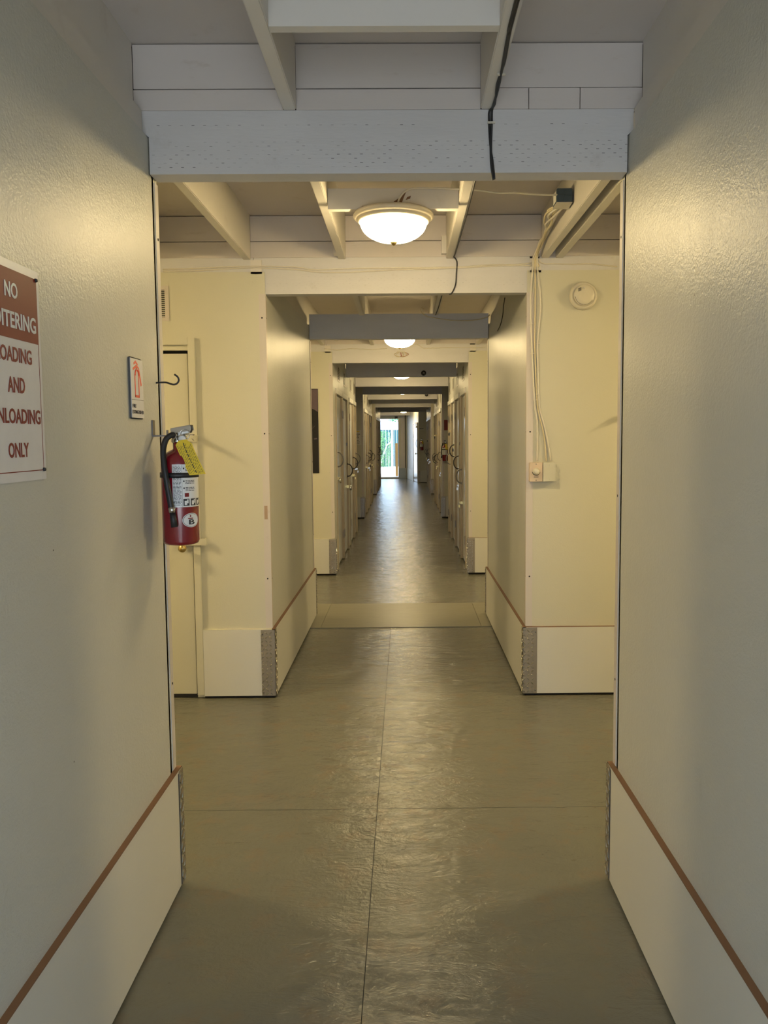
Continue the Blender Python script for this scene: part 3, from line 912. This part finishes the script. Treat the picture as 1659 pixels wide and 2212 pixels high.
def extinguisher(loc, rz, label, full=True, hi=True):
    """local: body axis at origin, bottom at z=0, front faces +x, wall behind at -x"""
    t = empty('fire_extinguisher', loc, rz)
    R = .0565
    prof = [(R * .80, 0), (R * .95, .004), (R, .012), (R, .253), (R * .97, .267), (R * .88, .280), (R * .72, .291), (R * .48, .299), (.0175, .303), (.0175, .326)]
    MB().lathe([(.001, .003)] + prof, n=40).build('cylinder', 'red_enamel', t)
    # label wrapped on the front
    def wrap(a0, a1, z0, z1, r, n=14):
        vs = []; 
        for k in range(n + 1):
            a = a0 + (a1 - a0) * k / n
            vs += [(r * math.cos(a), r * math.sin(a), z0), (r * math.cos(a), r * math.sin(a), z1)]
        fs = [(2 * k, 2 * k + 2, 2 * k + 3, 2 * k + 1) for k in range(n)]
        return vs, fs
    lab = MB(); v_, f_ = wrap(-1.68, .75, .122, .256, R + .0006, 20); lab.add(v_, f_, True)
    lp = lab.build('instruction_label', 'white_print', t)
    rnd = random.Random(3)
    if hi:
        g = MB()
        def conv(g, a, b, z1, z0):
            v_, f_ = wrap(a / R, b / R, z0, z1, R + .0011, 2); g.add(v_, f_)
        dashes(g, -1.65 * R, -1.21 * R, .127, .252, .0042, 0, 0, rnd, conv)
        for zc in (.246, .206, .184):
            dashes(g, -.98 * R, -.42 * R, zc - .010, zc, .0045, 0, 0, rnd, conv)
            v_, f_ = wrap(-1.10, -1.03, zc - .005, zc, R + .0011, 2); g.add(v_, f_)
        for a in (-1.17,):
            v_, f_ = wrap(a, a + .012, .124, .254, R + .0011, 1); g.add(v_, f_)
        for k in range(4):
            a = -1.12 + .42 * k
            v_, f_ = wrap(a, a + .34, .126, .148, R + .0011, 4); g.add(v_, f_)
        g.build('print', 'print_black', lp)
        g = MB()
        for k in range(4):
            a = -1.12 + .42 * k
            v_, f_ = wrap(a + .06, a + .20, .129, .142, R + .0016, 3); g.add(v_, f_)
            v_, f_ = wrap(a + .20, a + .28, .134, .146, R + .0016, 2); g.add(v_, f_)
        g.build('pictogram', 'white_print', lp)
        g = MB(); v_, f_ = wrap(-1.04, -.80, .154, .166, R + .0012, 4); g.add(v_, f_); g.build('flame_symbol', 'sign_red', lp)
        # oval emblem
        def oval(g, a0, z0, ra, rz_, r, n=28):
            vs = [(r * math.cos(a0), r * math.sin(a0), z0)]
            for k in range(n):
                q = 2 * PI * k / n; a = a0 + ra * math.cos(q) / R
                vs.append((r * math.cos(a), r * math.sin(a), z0 + rz_ * math.sin(q)))
            g.add(vs, [(0, 1 + k, 1 + (k + 1) % n) for k in range(n)], True)
        g = MB(); oval(g, -.68, .080, .0300, .0225, R + .0008); em = g.build('emblem', 'white_print', t)
        g = MB(); oval(g, -.68, .080, .0276, .0205, R + .0012); g.build('emblem_ring', 'print_black', em)
        g = MB(); oval(g, -.68, .080, .0264, .0194, R + .0016); g.build('emblem_field', 'white_print', em)
        vs, fs = text_mb('B', .016, .020, .0004, .02)
        g = MB(); g.add([((R + .0022 - b) * math.cos(-.68 + a / R), (R + .0022 - b) * math.sin(-.68 + a / R), c + .0745) for a, b, c in vs], fs)
        g.build('emblem_letter', 'print_black', em)
        g = MB(); v_, f_ = wrap(-.90, -.60, .084, .0875, R + .0022, 4); g.add(v_, f_)
        v_, f_ = wrap(-.79, -.72, .090, .0965, R + .0022, 2); g.add(v_, f_); g.build('emblem_flame', 'sign_red', em)
    # strap
    MB().lathe([(R + .0008, .214), (R + .0032, .214), (R + .0032, .230), (R + .0008, .230)], n=40).build('strap', 'black_plastic', t)
    # valve, levers (U shifts the head down onto the neck)
    U = -.037
    def up(g, dz=U): g.v = [(v[0], v[1], v[2] + dz) for v in g.v]; return g
    g = MB(); g.lathe([(.020, .360), (.022, .363), (.022, .372), (.015, .376), (.0135, .395)], n=20)
    up(g).build('valve_body', 'chrome', t)
    g = MB()
    for yy in (-.0135, .0105):
        g.prism([(-.018, .374), (.012, .374), (.018, .388), (.040, .392), (.044, .404), (-.018, .404)], 'y', yy, yy + .003)
    g.box(-.018, -.015, -.0135, .0135, .378, .404)
    up(g).build('valve_yoke', 'chrome', t)
    g = MB(); g.box(-.020, .044, -.0165, .0165, -.0015, .0015, bev=.0008)
    g.box(-.020, .044, -.0165, -.0150, -.016, .0); g.box(-.020, .044, .0150, .0165, -.016, .0)
    g.box(-.0205, -.019, -.0165, .0165, -.026, .0)
    rotm = Matrix.Rotation(-.17, 3, 'Y')
    g.v = [tuple(rotm @ Vector(v) + Vector((.0, 0, .408))) for v in g.v]
    up(g).build('upper_lever', 'aluminium', t)
    up(MB().box(.012, .050, -.010, .010, .384, .387, bev=.001)).build('lower_lever', 'aluminium', t)
    g = MB(); g.lathe([(.008, -.014), (.012, -.020), (.0148, -.024), (.0148, -.031), (.013, -.033)], (.021, 0, .372), 20, 'y')
    gg = up(g).build('gauge', 'chrome', t)
    up(MB().lathe([(.0115, -.0332), (.0110, -.0338)], (.021, 0, .372), 20, 'y')).build('gauge_face', 'white_print', gg)
    pts = [(.026 + .016 * math.cos(a), -.022 + .003 * math.sin(a), .386 + .016 * math.sin(a) + U) for a in [2 * PI * k / 20 for k in range(20)]]
    MB().tube(pts, .0014, 6, close=True).build('pin_ring', 'chrome', t)
    # hose
    g = MB(); g.tube([(-.004, -.012, .381 + U), (-.004, -.030, .385 + U)], .0072, 12); g.build('hose_coupling', 'chrome', t)
    hp = [(-.006, -.026, .348), (-.014, -.036, .346), (-.025, -.044, .335), (-.032, -.050, .310), (-.032, -.056, .285), (-.028, -.0625, .25), (-.023, -.0665, .222), (-.017, -.068, .18), (-.010, -.069, .135), (-.007, -.069, .120)]
    MB().tube(hp, .0090, 12, smoothpath=4).build('hose', 'black_rubber', t)
    MB().tube([(-.007, -.069, .124), (-.005, -.069, .108)], .0108, 14).build('hose_collar', 'chrome', t)
    MB().tube([(-.005, -.069, .108), (.000, -.069, .062)], [.0092, .0108], 12).build('nozzle', 'black_rubber', t)
    # inspection tag, hanging off the gauge and curling outwards
    n = 8; vs = []
    for k in range(n + 1):
        u = k / n
        cxx = .024 + .012 * u + .036 * u ** 1.2; cz = .332 - .108 * u; yy = -.038 - .012 * u
        hwid = .026 if k > 1 else (.013 + .013 * k)
        vs += [(cxx - hwid, yy, cz - .002), (cxx + hwid, yy - .004, cz + .002)]
    fs = [(2 * k, 2 * k + 1, 2 * k + 3, 2 * k + 2) for k in range(n)]
    if not hi: vs = [(R + .012 + .002 * (j // 2), -.012 + (.046 if j % 2 else 0) + .001 * j, .330 - .0135 * (j // 2)) for j in range(2 * n + 2)]
    g = MB(); g.add(vs, fs, True)
    tg = g.build('inspection_tag', 'tag_yellow', t)
    if hi:
        g = MB(); rr = random.Random(5)
        for c_ in range(9):
            fu = -.82 + c_ * .2
            k = .6 + rr.random()
            while k < n - .3:
                e = min(n - .2, k + rr.uniform(.15, .9))
                def P(kk, f, off):
                    i = min(int(kk), n - 1); q = kk - i
                    L = Vector(vs[2 * i]).lerp(Vector(vs[2 * i + 2]), q); Rr = Vector(vs[2 * i + 1]).lerp(Vector(vs[2 * i + 3]), q)
                    p = L.lerp(Rr, (f + 1) / 2); return (p.x, p.y - off, p.z)
                wd = .025 if c_ != 4 else .06
                g.add([P(k, fu - wd, .0006), P(k, fu + wd, .0006), P(e, fu + wd, .0006), P(e, fu - wd, .0006)], [(0, 1, 2, 3)])
                k = e + rr.uniform(.05, .3)
        g.build('tag_print', 'print_black', tg)
    return tag(t, label, 'fire extinguisher', 'red fire extinguishers along the corridor')
EXZ = 1.216
extinguisher((-.676, 2.455, EXZ), 0, 'red fire extinguisher with yellow tag hung on the near left wall')
# wall bracket of the near extinguisher
g = MB(); g.box(-A, -A + .004, 2.455, 2.478, 1.562, 1.612, bev=.001); g.box(-A, -.696, 2.459, 2.474, 1.559, 1.564)
g.box(-.716, -.711, 2.462, 2.470, 1.564, 1.580)
tag(g.build('wall_bracket', 'steel_dark'), 'dark steel wall bracket that holds the near red extinguisher', 'bracket')
extinguisher((.812, 14.856 - .085, 1.10), -PI / 2, 'small red fire extinguisher on the grey wall right of mid corridor', hi=False)
extinguisher((.625, 26.6 - .085, 1.12), -PI / 2, 'farthest red fire extinguisher on the grey wall beside the exit', hi=False)
for (x_, y_, nm) in ((.812, 14.85, 'mid corridor right'), (.625, 26.594, 'farthest')):
    z_ = 1.10 if y_ < 20 else 1.12
    g = MB(); g.box(x_ - .02, x_ + .02, y_ - .004, y_, z_ + .33, z_ + .40); g.box(x_ - .008, x_ + .008, y_ - .066, y_, z_ + .352, z_ + .356)
    tag(g.build('wall_bracket', 'steel_dark'), 'steel bracket behind the %s extinguisher' % nm, 'bracket', 'extinguisher brackets')

# ------------------------------------------------------------------ right passage wall fittings
YP = 4.536
t = empty('smoke_detector', (1.083, YP, 2.362))
MB().lathe([(.080, 0), (.081, -.012), (.076, -.026), (.066, -.032), (.063, -.030)], n=40, axis='y').build('housing', 'smoke_plastic', t)
MB().lathe([(.060, -.030), (.060, -.040), (.056, -.044), (.030, -.046)], n=36, axis='y').build('cover', 'smoke_plastic', t)
g = MB()
for i in range(3):
    for j in range(4): g.box(-.036 + i * .006, -.032 + i * .006, -.0485, -.044, .020 + j * .005 + i * .002, .0225 + j * .005 + i * .002)
for k in range(22):
    a = PI * (1.05 + .8 * k / 22)
    g.box(.0545 * math.cos(a) - .0018, .0545 * math.cos(a) + .0018, -.0462, -.044, .0545 * math.sin(a) - .0012, .0545 * math.sin(a) + .0012)
g.build('sound_slots', 'vent_dark', t)
MB().lathe([(.005, -.045), (.004, -.049)], (-.002, 0, .040), 12, 'y').build('test_button', 'white_print', t)
tag(t, 'round cream smoke detector on the wall right of the first passage', 'smoke detector')

t = empty('timer_switch', (.811, YP, 1.3435))
MB().box(-.0375, .0375, -.036, 0, -.056, .056, bev=.002).build('plate', 'beige_plate', t)
MB().box(-.019, .019, -.0385, -.035, -.036, .030, bev=.001).build('dial_plate', 'beige_plate', t)
MB().lathe([(.021, -.038), (.021, -.046), (.017, -.050), (.015, -.062), (.012, -.064)], (0, 0, .004), 24, 'y').build('dial', 'smoke_plastic', t)
g = MB(); g.tube([(.0225 * math.cos(a), -.039, .004 + .0225 * math.sin(a)) for a in [PI * (1.05 + .9 * k / 14) for k in range(15)]], .0016, 5)
g.box(-.014, .014, -.0392, -.0385, -.030, -.026); g.build('dial_scale', 'print_black', t)
for z in (.047, -.047): MB().lathe([(.0032, -.036), (.0028, -.0375)], (0, 0, z), 10, 'y').build('screw', 'steel_dark', t)
tag(t, 'beige timer switch with a round dial below the cables, left of a blank box', 'switch')
t = empty('junction_box', (.8895, YP, 1.3435))
MB().box(-.0375, .0375, -.036, 0, -.056, .056, bev=.002).build('blank_cover', 'panel_paint', t)
for z in (.042, -.042): MB().lathe([(.0028, -.036), (.0024, -.037)], (0, 0, z), 10, 'y').build('screw', 'panel_paint', t)
tag(t, 'blank painted junction box right beside the beige timer switch', 'junction box')

def cable(pts, r, mat, label, group=None, clips=(), name='cable', sp_=4):
    o = MB().tube(pts, r, 7, smoothpath=sp_).build(name, mat)
    for c in clips:
        MB().box(c[0] - .012, c[0] + .012, c[1] - .008, c[1] + .002, c[2] - .0025, c[2] + .0025, bev=.001).build('clip', 'cable_white', o)
    return tag(o, label, 'cable', group)
def pp(pts, y): return [tuple(at(a, b, 'y', y)) for a, b in pts]
yc = YP - .007
cl = pp([(1148, 700), (1150, 764), (1155, 864)], yc)
cable([(.83, 4.2, 2.66), (.812, 4.44, 2.63), (.795, 4.515, 2.57)] + pp([(1149, 600), (1146, 640), (1147, 700), (1150, 780), (1153, 840), (1156, 880), (1160, 910), (1161, 960), (1160, 996)], yc), .0055, 'cable_white', 'painted cable running down to the beige timer switch, leftmost of three', 'cables down the right passage wall', cl)
cl = pp([(1162, 742), (1161, 852)], yc)
cable([(.835, 4.18, 2.67), (.822, 4.44, 2.63), (.812, 4.515, 2.57)] + pp([(1163, 600), (1167, 640), (1167, 680), (1161, 740), (1162, 800), (1163, 850), (1166, 885), (1176, 920), (1183, 955), (1190, 996)], yc), .0055, 'cable_white', 'painted cable down to the blank box, rightmost of three', 'cables down the right passage wall', cl)
cable([(.845, 4.1, 2.68), (.818, 4.44, 2.62), (.803, 4.515, 2.56)] + pp([(1156, 600), (1156, 660), (1155, 740), (1157, 800), (1159, 850), (1163, 890), (1173, 930), (1178, 965), (1180, 996)], yc + .001), .0045, 'cable_cream', 'thin cream cable between two painted cables down to the blank box', 'cables down the right passage wall')
# bundle from the blue box to the top of the wall
rnd = random.Random(11)
for k in range(6):
    w = lambda a: rnd.uniform(-a, a)
    pts = [(.80 + k * .005, 3.765, 2.655), (.775 + w(.02), 3.90 + w(.03), 2.655 + w(.012)), (.795 + w(.02), 4.05 + w(.04), 2.65 + w(.012)),
           (.812 + w(.012), 4.22, 2.65 + w(.012)), (.812 + w(.01), 4.38, 2.632 + w(.01)), (.80 + w(.012), 4.50, 2.585 + w(.01)), (.795 + k * .006, 4.53, 2.53)]
    cable(pts, .0055, 'cable_cream' if k % 2 else 'cable_white', 'yellowed cable in the tangle between the blue box and the passage wall', 'tangled cables under the blue box', sp_=5)
# cables along the second beam
yb = 4.536
for lab, r_, m_, P_ in (('upper of two painted cables stapled along the second beam', .0038, 'cable_white', [(352, 582), (420, 580), (500, 576), (560, 575), (640, 577), (680, 583), (760, 580), (850, 579), (980, 577), (1060, 572), (1120, 571), (1148, 568)]),
                        ('lower of two painted cables stapled along the second beam', .0038, 'cable_white', [(352, 586), (420, 585), (500, 580), (560, 579), (640, 582), (690, 588), (760, 588), (850, 583), (980, 579), (1060, 575), (1120, 573), (1150, 574)])):
    cable(pp(P_, yb - .002), r_, m_, lab, 'cables along the second beam', sp_=3)
cable(pp([(1158, 556), (1172, 569), (1200, 570), (1240, 571), (1275, 570), (1333, 576)], yb - .002), .004, 'cable_white', 'painted cable from the cable tangle to the right along the second beam', 'cables along the second beam', sp_=3)
# white cable from the first lamp to the blue box
cable([(.02, 3.475, 2.575), (.03, 3.462, 2.60), (.06, 3.455, 2.628), (.12, 3.453, 2.637), (.28, 3.453, 2.632)] + [tuple(at(a, b, 'y', d)) for a, b, d in ((1003, 409, 3.46), (1040, 412, 3.5), (1080, 417, 3.52), (1110, 416, 3.55), (1160, 420, 3.62), (1212, 421, 3.68))],
      .0045, 'cable_white', 'white cable looping from the first ceiling light to the blue box')
# blue box
t = empty('blue_box', (.7945, 3.715, 2.668))
MB().box(-.0355, .0365, -.050, .050, -.030, .032, bev=.002).build('box_body', 'blue_box', t)
MB().box(-.037, .0365, -.052, .052, -.0345, -.030, bev=.001).build('lid', 'box_lid', t)
g = MB(); g.box(-.003, .003, -.0515, -.050, -.026, .026); g.box(-.030, .030, -.0515, -.050, .000, .003); g.build('ribs', 'blue_box', t)
MB().box(-.0362, -.0355, -.030, .035, -.022, .026).build('sticker', 'paper', t)
tag(t, 'dark blue electrical box on the ceiling joist right of the first light', 'electrical box')
# black cables
jz = BT - .004
cable([(.322, -.5, jz), (.318, .8, jz), (.314, 1.9, jz), (.316, 2.05, jz), (.322, 2.20, jz), (.327, 2.35, jz), (.326, 2.46, jz - .001), (.325, 2.503, 2.574), (.324, 2.503, 2.53), (.322, 2.503, 2.47), (.323, 2.503, 2.42), (.327, 2.504, 2.386), (.330, 2.504, 2.362)],
      .0042, 'black_rubber', 'black cable running down over the first beam, thicker of the pair', 'black cables over the first beam', clips=((.325, 2.27, jz), (.323, 2.50, 2.535)))
cable([(.330, -.5, jz), (.326, .8, jz), (.320, 1.9, jz), (.320, 2.05, jz), (.326, 2.20, jz), (.320, 2.33, jz), (.330, 2.46, jz - .001), (.318, 2.503, 2.574), (.316, 2.503, 2.545), (.320, 2.503, 2.47), (.328, 2.503, 2.42), (.332, 2.504, 2.386), (.334, 2.504, 2.364)],
      .0030, 'black_rubber', 'thin black cable beside the thicker one over the first beam', 'black cables over the first beam')
cable([(.330, 2.60, BT - .003), (.334, 3.2, BT - .003), (.337, 3.6, BT - .003), (.335, 4.17, BT - .003), (.332, 4.46, BT - .003)] + pp([(979, 553), (987, 565), (986, 590), (984, 615), (976, 633), (970, 636)], yb - .003),
      .0042, 'black_rubber', 'black cable along the joist and down the second beam face')
cable([(.31, 4.66, BT - .003), (.32, 5.2, BT - .003), (.318, 6.1, BT - .003), (.31, 6.55, BT - .003)], .004, 'black_rubber', 'black cable along the joist behind the second beam')
cable([(-A + .01, 6.7, 2.47), (-.73, 7.1, 2.50), (-.69, 7.6, 2.545), (-.66, 8.1, 2.57)], .016, 'cable_white', 'thick pale conduit rising to the left under the second ceiling light')
cable([tuple(at(a, b, 'y', 6.57)) for a, b in ((916, 668), (911, 665), (911, 674), (921, 683), (935, 686), (975, 692), (1020, 692), (1050, 686), (1058, 680))], .004, 'cable_cream', 'drooping brown cable across the dark third beam')
g_ = [tuple(at(a, b, 'y', 8.645)) for a, b in ((700, 753), (730, 756), (760, 753), (800, 755), (836, 752))]
cable(g_, .004, 'cable_white', 'painted cable along the fourth beam left of the second light')
cable([tuple(at(a, b, 'y', 8.645)) for a, b in ((893, 743), (905, 746), (915, 752), (930, 752), (975, 751), (1023, 750), (1048, 750))], .004, 'cable_white', 'painted cable along the fourth beam right of the second light')
# black wire end hanging on the right wall of the second block
cable([(.735, 5.35, 2.50), (.745, 5.5, 2.47), (.752, 5.6, 2.42), (.750, 5.72, 2.37), (.745, 5.85, 2.345)], .0035, 'black_rubber', 'short black wire hanging on the upper right wall before the third beam')
# wire tuft under the second light
t = empty('wire_bundle', tuple(at(866, 760, 'y', 8.64)))
MB().box(-.045, .045, -.012, .008, -.008, .010, bev=.002).build('box_edge', 'box_lid', t)
rnd = random.Random(2)
for k in range(9):
    a = rnd.uniform(-.04, .05)
    MB().tube([(a, -.006, -.006), (a * 1.5 + rnd.uniform(-.02, .02), -.02, -.03), (a + rnd.uniform(-.03, .03), -.022, -.06 + rnd.uniform(0, .015)), (a * .6, -.018, -.05)], .0022, 5, smoothpath=3).build('wire', ['wire_red', 'cable_cream', 'brass'][k % 3], t)
tag(t, 'tuft of red and copper wires hanging on the beam behind the second light', 'wires')

# ------------------------------------------------------------------ cameras on beams
def sec_cam(p, r, label):
    t = empty('security_camera', p)
    MB().box(-r * 2.3, r * 2.3, -.004, .004, -r * 1.0, r * 3.6, bev=.001).build('back_plate', 'beam_paint', t)
    MB().lathe([(r * .9, -.004), (r, -.02), (r, -.05), (r * .8, -.07), (r * .4, -.078)], n=24, axis='y').build('camera_body', 'camera_black', t)
    MB().lathe([(r * .35, -.078), (r * .30, -.082)], n=16, axis='y').build('lens', 'steel_dark', t)
    return tag(t, label, 'camera', 'black security cameras on the beams')
sec_cam(tuple(at(915, 806.5, 'y', 10.645)), .036, 'black round security camera on the dark beam, the nearer one')
sec_cam(tuple(at(921, 853, 'y', 16.83)), .036, 'tiny black security camera on the lit far beam, the farther one')

# ------------------------------------------------------------------ poster, notices
y_ = 8.654
z0_, z1_ = 1.162, 2.103
t = empty('poster', (-1.23, y_ - .001, (z0_ + z1_) / 2))
hw, hh = .306, .47
MB().box(-hw, hw, -.004, 0, -hh, hh).build('backing', 'poster_black', t)
MB().prism([(-hw + .003, hh - .02), (hw - .003, hh - .005), (hw - .003, .215), (.22, .24), (.10, .19), (-hw + .003, .16)], 'y', -.0046, -.004).build('sky_print', 'poster_purple', t)
MB().prism([(.23, .22), (.27, .205), (.306, .19), (.306, .21), (.27, .235), (.24, .25)], 'y', -.0052, -.0046).build('branch_print', 'poster_black', t)
g = MB(); g.prism([(.17, -.18), (.20, -.16), (.19, .06), (.165, .08)], 'y', -.0050, -.004); g.prism([(.255, -.095), (.290, -.09), (.290, -.075), (.255, -.08)], 'y', -.0050, -.004)
g.prism([(.18, -.03), (.185, -.033), (.27, .06), (.266, .062)], 'y', -.005, -.004); g.build('figure_print', 'poster_grey', t)
tag(t, 'tall dark purple and black poster on the wall left of the storage doors', 'poster')

def notice(name, xc, y, zc, w, h, mat, lines, label, hdr=None, cat='sign'):
    t = empty(name, (xc, y - .0006, zc))
    MB().box(-w / 2, w / 2, -.002, 0, -h / 2, h / 2).build('sheet', mat, t)
    if hdr: MB().box(-w * .36, w * .36, -.0024, -.002, h * .38, h * .44).build('header_print', hdr, t)
    g = MB()
    for (zz, hh_, ww) in lines:
        x = -w * ww / 2
        r_ = random.Random(int(zz * 1000))
        while x < w * ww / 2 - .002:
            e = min(x + r_.uniform(.01, .03) * (w / .2), w * ww / 2); g.box(x, e, -.0026, -.002, zz * h - hh_ * h / 2, zz * h + hh_ * h / 2); x = e + w * .03
    g.build('print', 'print_black' if mat != 'sign_red' else 'print_black', t)
    return tag(t, label, cat)
notice('paper_notice', -.90, 14.856, 1.565, .20, .28, 'paper', [(.22, .05, .8), (.10, .05, .5), (-.02, .05, .6), (-.20, .02, .6), (-.28, .02, .8), (-.36, .02, .8), (-.43, .02, .7)], 'white paper notice with black print on the grey wall left of mid corridor', 'tag_yellow', 'notice')
notice('red_sign', .86, 14.856, 1.79, .15, .20, 'sign_red', [(.1, .03, .6), (-.1, .03, .5)], 'small dark red sign above the mid corridor extinguisher on the right')

# ------------------------------------------------------------------ far end
# end wall right of the corridor and splayed wall with a door
w = struct(box('wall_right_exit', .512, 1.6, 26.6, 26.7, 0, 2.83, 'panel_paint'))
bb_ = struct(box('baseboard_right_exit', .512, 1.5, 26.585, 26.6, .02, HK, 'kick_paint'))
box('corner_plate', .512, .56, 26.582, 26.585, .02, HK, 'aluminium', bb_)
box('gap_shade', .52, 1.5, 26.592, 26.6, 0, .02, 'dark_gap', bb_)  # black strip painted as the shade under the kick board
notice('exit_sign_plate', .62, 26.6, 1.86, .17, .06, 'paper', [(0, .5, .85)], 'small white sign with dark print above the farthest extinguisher')
# splayed wall: from (.512,26.6) to (.08,29.7)
p0 = Vector((.512, 26.62, 0)); p1 = Vector((.08, 29.7, 0))
ang = math.atan2(p1.y - p0.y, p1.x - p0.x); Ln = (p1 - p0).length
sw = struct(empty('wall_splayed', p0, ang))
MB().box(0, Ln, -.06, 0, 0, 2.83).build('wall_panel', 'wall_paint', sw)     # +y local side faces the corridor
MB().box(.15, Ln, 0, .012, 0, .40).build('kick_panel', 'kick_paint', sw)
door_n[0] += 1
dr = struct(empty('door_%d' % door_n[0], p0, ang))
MB().box(.14, 1.02, .002, .024, .02, 2.03, bev=.002).build('door_panel', 'door_paint', dr)
g = MB(); g.box(.08, .13, .001, .036, 0, 2.08); g.box(1.03, 1.08, .001, .036, 0, 2.08); g.box(.13, 1.03, .001, .036, 2.035, 2.08); g.build('frame', 'trim_paint', dr)
MB().lathe([(.012, 0), (.012, .03), (.028, .045), (.028, .06), (.012, .068)], (.21, .024, 1.0), 16, 'y').build('knob', 'chrome', dr)
MB().tube([(.17, .024, 1.50), (.17, .06, 1.40), (.17, .06, 1.30), (.17, .024, 1.20)], .006, 6, smoothpath=4).build('handle', 'steel_dark', dr)
g = MB(); g.box(.16, .48, .024, .06, 1.90, 1.97, bev=.003); g.box(.30, .33, .03, .045, 1.97, 2.10); g.build('door_closer', 'white_print', dr)
MB().box(.98, 1.0, .024, .03, 1.55, 1.68).build('hinge', 'steel_dark', dr)
# exit wall
YX = 29.5
ew = struct(MB().box(-4.1, -.955, YX, YX + .12, 0, 2.83).box(-.215, 1.6, YX + .02, YX + .12, 0, 2.83).box(-.955, -.215, YX, YX + .12, 2.29, 2.83).build('wall_exit', 'panel_paint'))
g = MB(); g.box(-.215, -.18, YX - .02, YX + .02, 0, 2.42); g.box(-.985, -.955, YX - .02, YX, 0, 2.42); g.box(-.955, -.215, YX - .02, YX, 2.38, 2.42); g.box(-.955, -.215, YX - .02, YX, 2.27, 2.30)
struct(g.build('trim_%d' % 40, 'trim_paint'))
box('pier_post', -.10, -.03, YX - .05, YX + .02, .40, 2.42, 'trim_paint', ew)
box('dark_slot', .045, .075, YX + .01, YX + .02, .40, 2.42, 'dark_gap', ew)
box('batten', -.02, .04, YX, YX + .02, .40, 2.42, 'trim_paint', ew)
box('rail', -.18, .04, YX - .06, YX - .05, .72, .76, 'trim_paint', ew)
box('pier_kick', -.205, .075, YX - .07, YX - .05, .0, .395, 'pier_paint', ew)
struct(box('trim_41', -.96, -.21, YX - .06, YX + .3, .0, .055, 'aluminium'))
tag(box('exit_light_box', -.34, -.23, YX - .06, YX - .021, 2.30, 2.37, 'vent_dark', bev=.003), 'small dark box at the top right of the exit doorway', 'light')
struct(MB().box(-1.30, -1.20, 25.3, YX, 0, 2.83).box(-1.3, -A, 25.25, 25.3, 0, 2.5).build('wall_left_exit', 'wall_paint'))
struct(MB().box(.80, 1.6, 25.3, 25.35, 0, 2.5).box(1.5, 1.6, 25.3, 26.7, 0, 2.83).build('wall_right_gap', 'wall_paint'))

# ------------------------------------------------------------------ outdoors beyond the exit and behind the viewer
gr = struct(box('ground', -30, 30, 31.2, 75, -.25, -.012, 'ground_concrete'))
struct(box('ground_entrance', -30, 30, -30, -1.3, -.25, -.012, 'ground_concrete'))
post = tag(box('wooden_post', -.355, -.245, 31.5, 31.61, -.012, 1.34, 'post_wood', bev=.008), 'sunlit orange wooden post just outside the exit doorway', 'post')
# fence
fn = empty('fence', (0, 42, 0))
for k in range(40):
    x = -4 + k * .15
    MB().box(x, x + .14, 0, .025, 0, 2.0).build('fence_board', 'fence_teal', fn)
for x in (-3.2, -.66, 1.9):
    MB().box(x - .05, x + .05, -.08, 0, 0, 2.3, bev=.006).build('post', 'white_post', fn)
MB().tube([(-1.3, -.09, .0), (-1.15, -.09, .6), (-.95, -.09, 1.15), (-.68, -.09, 1.35)], .035, 8).build('brace', 'white_post', fn)
tag(fn, 'blue green board fence with white posts seen through the exit doorway', 'fence')
rnd = random.Random(21)
for bi_, (bx_, mt, n_, lab) in enumerate(((-1.16, 'leaf_green', 1100, 'bright green bamboo at the left of the exit doorway view'), (-.86, 'leaf_dark', 330, 'sparser green bamboo left of the white fence post'), (-1.62, 'leaf_dark', 500, 'darker bamboo partly hidden left of the exit doorway'))):
    t = empty('bamboo', (bx_, 41.3 - .62 * bi_, -.012))
    for k in range(5):
        xx = rnd.uniform(-.2, .2); MB().tube([(xx, rnd.uniform(-.1, .1), 0), (xx + rnd.uniform(-.05, .05), 0, 1.0), (xx + rnd.uniform(-.12, .12), 0, 1.85)], .012, 6, smoothpath=3).build('cane', 'stem_green', t)
    g = MB()
    for k in range(n_):
        p = Vector((rnd.gauss(0, .12), rnd.gauss(0, .08), rnd.uniform(.05, 1.95)))
        d = Vector((rnd.uniform(-1, 1), rnd.uniform(-1, 1), rnd.uniform(-1, .4))).normalized(); q = d.cross(Vector((0, 0, 1))).normalized() * .012
        L_ = rnd.uniform(.08, .16)
        g.add([p, p + d * L_ * .4 + q, p + d * L_, p + d * L_ * .4 - q + Vector((0, 0, .004))], [(0, 1, 2), (0, 2, 3)])
    g.build('foliage', mt, t, kind='stuff')
    tag(t, lab, 'bamboo', 'bamboo in front of the fence')
t = empty('tree_branch', (0, 46, -.012))
rnd = random.Random(4); g = MB()
g.tube([(1.4, 0, 0), (1.35, 0, 1.6), (1.1, 0, 2.6), (.3, 0, 2.95)], [.09, .06, .03, .012], 8, smoothpath=4)
g.tube([(1.1, 0, 2.6), (.2, 0, 2.70), (-.85, 0, 2.62)], [.03, .02, .008], 6, smoothpath=4); g.build('trunk', 'stem_green', t)
g = MB()
for k in range(260):
    u = rnd.random(); p = Vector((-.85 + 2 * u + rnd.gauss(0, .05), rnd.gauss(0, .1), 2.64 + rnd.choice([0, .18]) * u + rnd.gauss(0, .05)))
    d = Vector((rnd.uniform(-1, 1), rnd.uniform(-.6, .6), rnd.uniform(-1, .5))).normalized(); q = d.cross(Vector((0, 1, 0))).normalized() * .02
    g.add([p, p + d * .05 + q, p + d * .12, p + d * .05 - q], [(0, 1, 2, 3)])
g.build('foliage', 'leaf_dark', t, kind='stuff')
tag(t, 'thin leafy branch against the white sky at the top of the exit doorway', 'tree')
